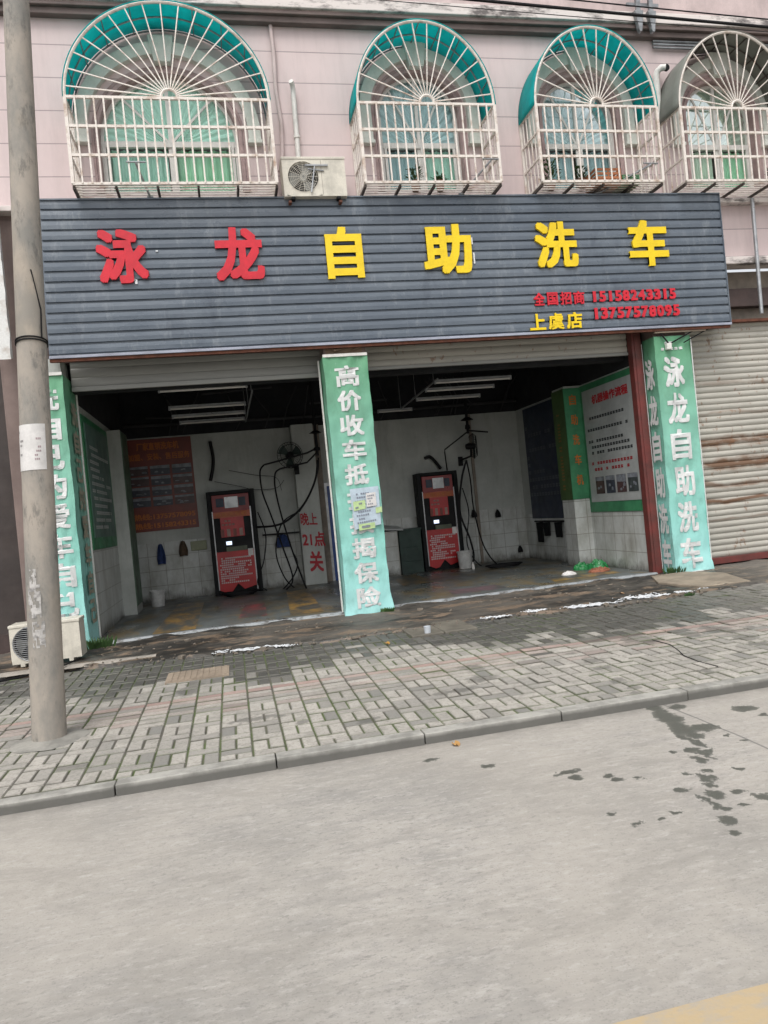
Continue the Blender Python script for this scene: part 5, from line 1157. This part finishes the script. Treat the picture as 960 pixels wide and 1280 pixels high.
heap('plastic_bag', (5.98, 1.55, .2), .16, .12, .10, dirty('dark_green_bag', (.02, .22, .06), .4), 'flat darker green bag left of the bright green bag', 'bag', 5, sharp=1.2)
heap('cloth', (5.98, .95, .2), .19, .12, .06, m_cloth, 'crumpled orange cloth on the floor in front of the green bags', 'cloth', 8, sharp=1.2)
heap('cloth', (5.45, 1.0, .2), .13, .08, .05, m_paper, 'small crumpled white cloth left of the orange cloth', 'cloth', 12, sharp=1.)
# soap suds on the apron
def suds(cx, cy_, rx, ry, seed, lab):
    mb = MB(); nx, ny = int(rx*2/.009), int(ry*2/.009); z0 = zpav(cy_)+.026
    mb.grid(nx, ny, lambda u, v: (cx+rx*(2*u-1), cy_+ry*(2*v-1)-.10*rx*(2*u-1), z0+.012*fbm((cx+rx*u)*26, v*ry*26, seed)+.004*math.sin(u*50)))
    def keep(f):
        i, j = f[0]//(ny+1), f[0] % (ny+1); x, y = 2*i/nx-1, 2*j/ny-1
        return 1-(x*x+y*y) + 2.6*fbm(x*rx*9+seed, y*ry*22, seed, 5) > .72
    mb.f = [f for f in mb.f if keep(f)]
    return tag(mb.build('soap_suds', m_foam, smooth=True, loc=(cx, cy_, z0), solid=.008), lab, 'soap suds', 'patches of white soap suds on the wet ground')
suds(.02, -1.84, .44, .10, 2, 'long thin white suds patch left of the central pier')
suds(.46, -1.95, .16, .08, 8, 'small white suds patch at the right end of the long left patch')
suds(3.05, -1.90, .22, .10, 31, 'white suds patch right of the stone slab')
suds(3.60, -1.85, .18, .14, 14, 'small white suds patch between two larger ones')
suds(4.30, -1.95, .44, .13, 21, 'largest white suds patch in front of the right bay')
suds(5.10, -1.85, .38, .18, 26, 'ragged white suds patch right of the largest one')
suds(5.65, -1.90, .16, .10, 33, 'small white suds patch near the pale concrete slab')
suds(5.98, -1.86, .12, .07, 35, 'tiny white suds patch beside the pale concrete slab')
# loose things on the ground
sl_ = MB(); 
for (x0, x1) in ((1.88, 2.26), (2.27, 2.66)): sl_.box(x0, x1, -2.38, -1.62, .06, zpav(-2)+.018)
tag(sl_.build('inspection_cover', dirty('worn_slab', (.17, .155, .125), .7, .6, 4), bevel=.01, loc=(2.2, -2, .12)), 'stone inspection cover set in the wet pavement before the central pier', 'inspection cover')
gr = MB().box(-.78, -.16, -2.98, -2.50, .06, zpav(-2.7)+.008)
for i in range(10): x = -.75+i*.06; gr.box(x, x+.03, -2.96, -2.52, zpav(-2.7)+.008, zpav(-2.7)+.014)
tag(gr.build('ribbed_tile', dirty('tan_tile', (.36, .29, .22), .8), loc=(-.4, -2.7, .13)), 'tan ribbed paving tile set in the dark wet strip', 'paving tile')
cs = MB().add([(6.15, -.35, .2), (6.75, -.34, .2), (7.0, -.9, .192), (6.75, -1.78, .168), (6.05, -1.72, .168), (5.85, -1.0, .19), (6.15, -.35, .05), (6.75, -.34, .05), (7.0, -.9, .05), (6.75, -1.78, .05), (6.05, -1.72, .05), (5.85, -1.0, .05)],
     [(0, 5, 4, 3, 2, 1)]+[(k, (k+1) % 6, 6+(k+1) % 6, 6+k) for k in range(6)])
tag(cs.build('concrete_slab', dirty('pale_mortar', (.30, .25, .19), .85, .6, 3), bevel=.01, loc=(6.4, -1, .15)), 'pale mortar slab lying in front of the right banner', 'slab')
cs = MB().grid(30, 4, lambda u, v: (-3.3+2.3*u, -1.42-.10*u+.16*v+.03*fbm(u*8, v, 1), .172+(.0 if 0 < v < 1 else -.03)+.006*fbm(u*9, v*3, 2)))
tag(cs.build('concrete_strip', dirty('pale_strip', (.33, .30, .26), .85, .6, 3), smooth=True, loc=(-2, -1.4, .15)), 'pale concrete strip along the ground in front of the lower air conditioner', 'concrete strip')
T = MB().lathe((2.08, -2.31, zpav(-2.31)), [(0, 0), (.035, 0), (.042, .10), (.040, .10), (.034, .006), (0, .006)], 18); tag(T.build('plastic_cup', dirty('cup_plastic', (.62, .66, .70), .3), smooth=True, loc=(2.08, -2.31, .13)), 'clear plastic cup on the ground beside the inspection cover', 'cup')
cb_ = MB(); pts = [(3.85, -4.05), (3.87, -4.32), (3.80, -4.55), (3.72, -4.75), (3.70, -4.98), (3.72, -5.2)]
cb_.tube([(x, y, zpav(y)+.006) for x, y in pts], .004, 6); tag(cb_.build('cable_offcut', m_black, smooth=True, loc=(3.8, -4.6, .12)), 'curved black cable offcut lying on the pavement', 'cable')
cb_ = MB().tube([(-3.4, -1.9, .165), (-2.9, -2.0, .165), (-2.4, -1.75, .165), (-2.0, -1.45, .19), (-1.9, -1.15, .2)], .010, 6); tag(cb_.build('ground_cable', m_black, smooth=True, loc=(-2.4, -1.8, .16)), 'black cable on the ground by the lower air conditioner', 'cable')
def tuft(x, y, z, lab, n=80, s_=.12, mat=m_leaf):
    mb = MB()
    for i in range(n):
        a = R.uniform(0, 6.28); r = s_*R.random()*1.4; b0 = Vector((x+r*math.cos(a), y+r*.5*math.sin(a), z)); h = s_*R.uniform(.3, 1.1)
        d = Vector((math.cos(a)*.4, math.sin(a)*.4, 1)).normalized()*h; q = Vector((.009, .004, 0)); mb.add([b0-q, b0+q, b0+d*.6+q*1.3, b0+d, b0+d*.6-q*1.3], [(0, 1, 2, 3, 4)])
    return tag(mb.build('weed_tuft', mat, loc=(x, y, z)), lab, 'weeds', 'tufts of weeds')
tuft(6.60, -.28, .19, 'tuft of weeds at the foot of the dark red post')
tuft(-1.85, -.38, .17, 'tuft of weeds at the foot of the left banner', 120, .16)
tuft(2.02, -.42, .17, 'low tuft of weeds at the foot of the central banner', 60, .07)
tuft(5.6, -2.1, .13, 'thin weeds along the apron edge before the pale slab', 40, .05)
tuft(7.35, -1.92, .14, 'thin weeds along the apron edge right of the pale slab', 60, .06)
# scattered litter and leaves
for i, (x, y, c_, lab) in enumerate(((1.98, -.62, (.10, .18, .5), 'scrap of blue wrapper at the foot of the central banner'), (1.32, -5.76, (.45, .25, .08), 'orange leaf on the road by the kerb'), (1.55, -2.55, (.55, .30, .06), 'orange leaf on the pavement left of the cup'), (5.0, -1.5, (.35, .22, .12), 'brown leaf on the apron before the right bay'))):
    zz = 0.004 if y < -5.6 else (.175 if y > -1.9 else zpav(y)+.012)
    mb = MB().grid(5, 5, lambda u, v: (x+(u-.5)*.06*math.sin(math.pi*(v*.8+.1)), y+(v-.5)*.07, zz+.006+.012*math.sin(u*5+v*3)))
    tag(mb.build('litter', dirty('litter', c_, .6), smooth=True, loc=(x, y, zz)), lab, 'litter')
# crumbled edge of the apron
deb = MB()
for i in range(420):
    x = R.uniform(-1.8, 6.4); y = R.choice([R.uniform(-1.0, -.15), aedge(x)+R.uniform(-.12, .25)]); s_ = R.uniform(.005, .022)*(1 if R.random() < .93 else 2); z = .165 if y > -1.7 else .15
    a = R.uniform(0, 3); Mx = Matrix.Translation((x, y, z)) @ Matrix.Rotation(a, 4, 'Z') @ Matrix.Rotation(R.uniform(-.5, .5), 4, 'X')
    deb.box(-s_, s_, -s_*.7, s_*.7, -s_*.4, s_*.5, Mx)
tag(deb.build('rubble', dirty('rubble', (.20, .17, .135), .85, .5, 6), bevel=.002, seg=1), 'loose broken concrete crumbs on the wet apron', 'rubble', kind='stuff')
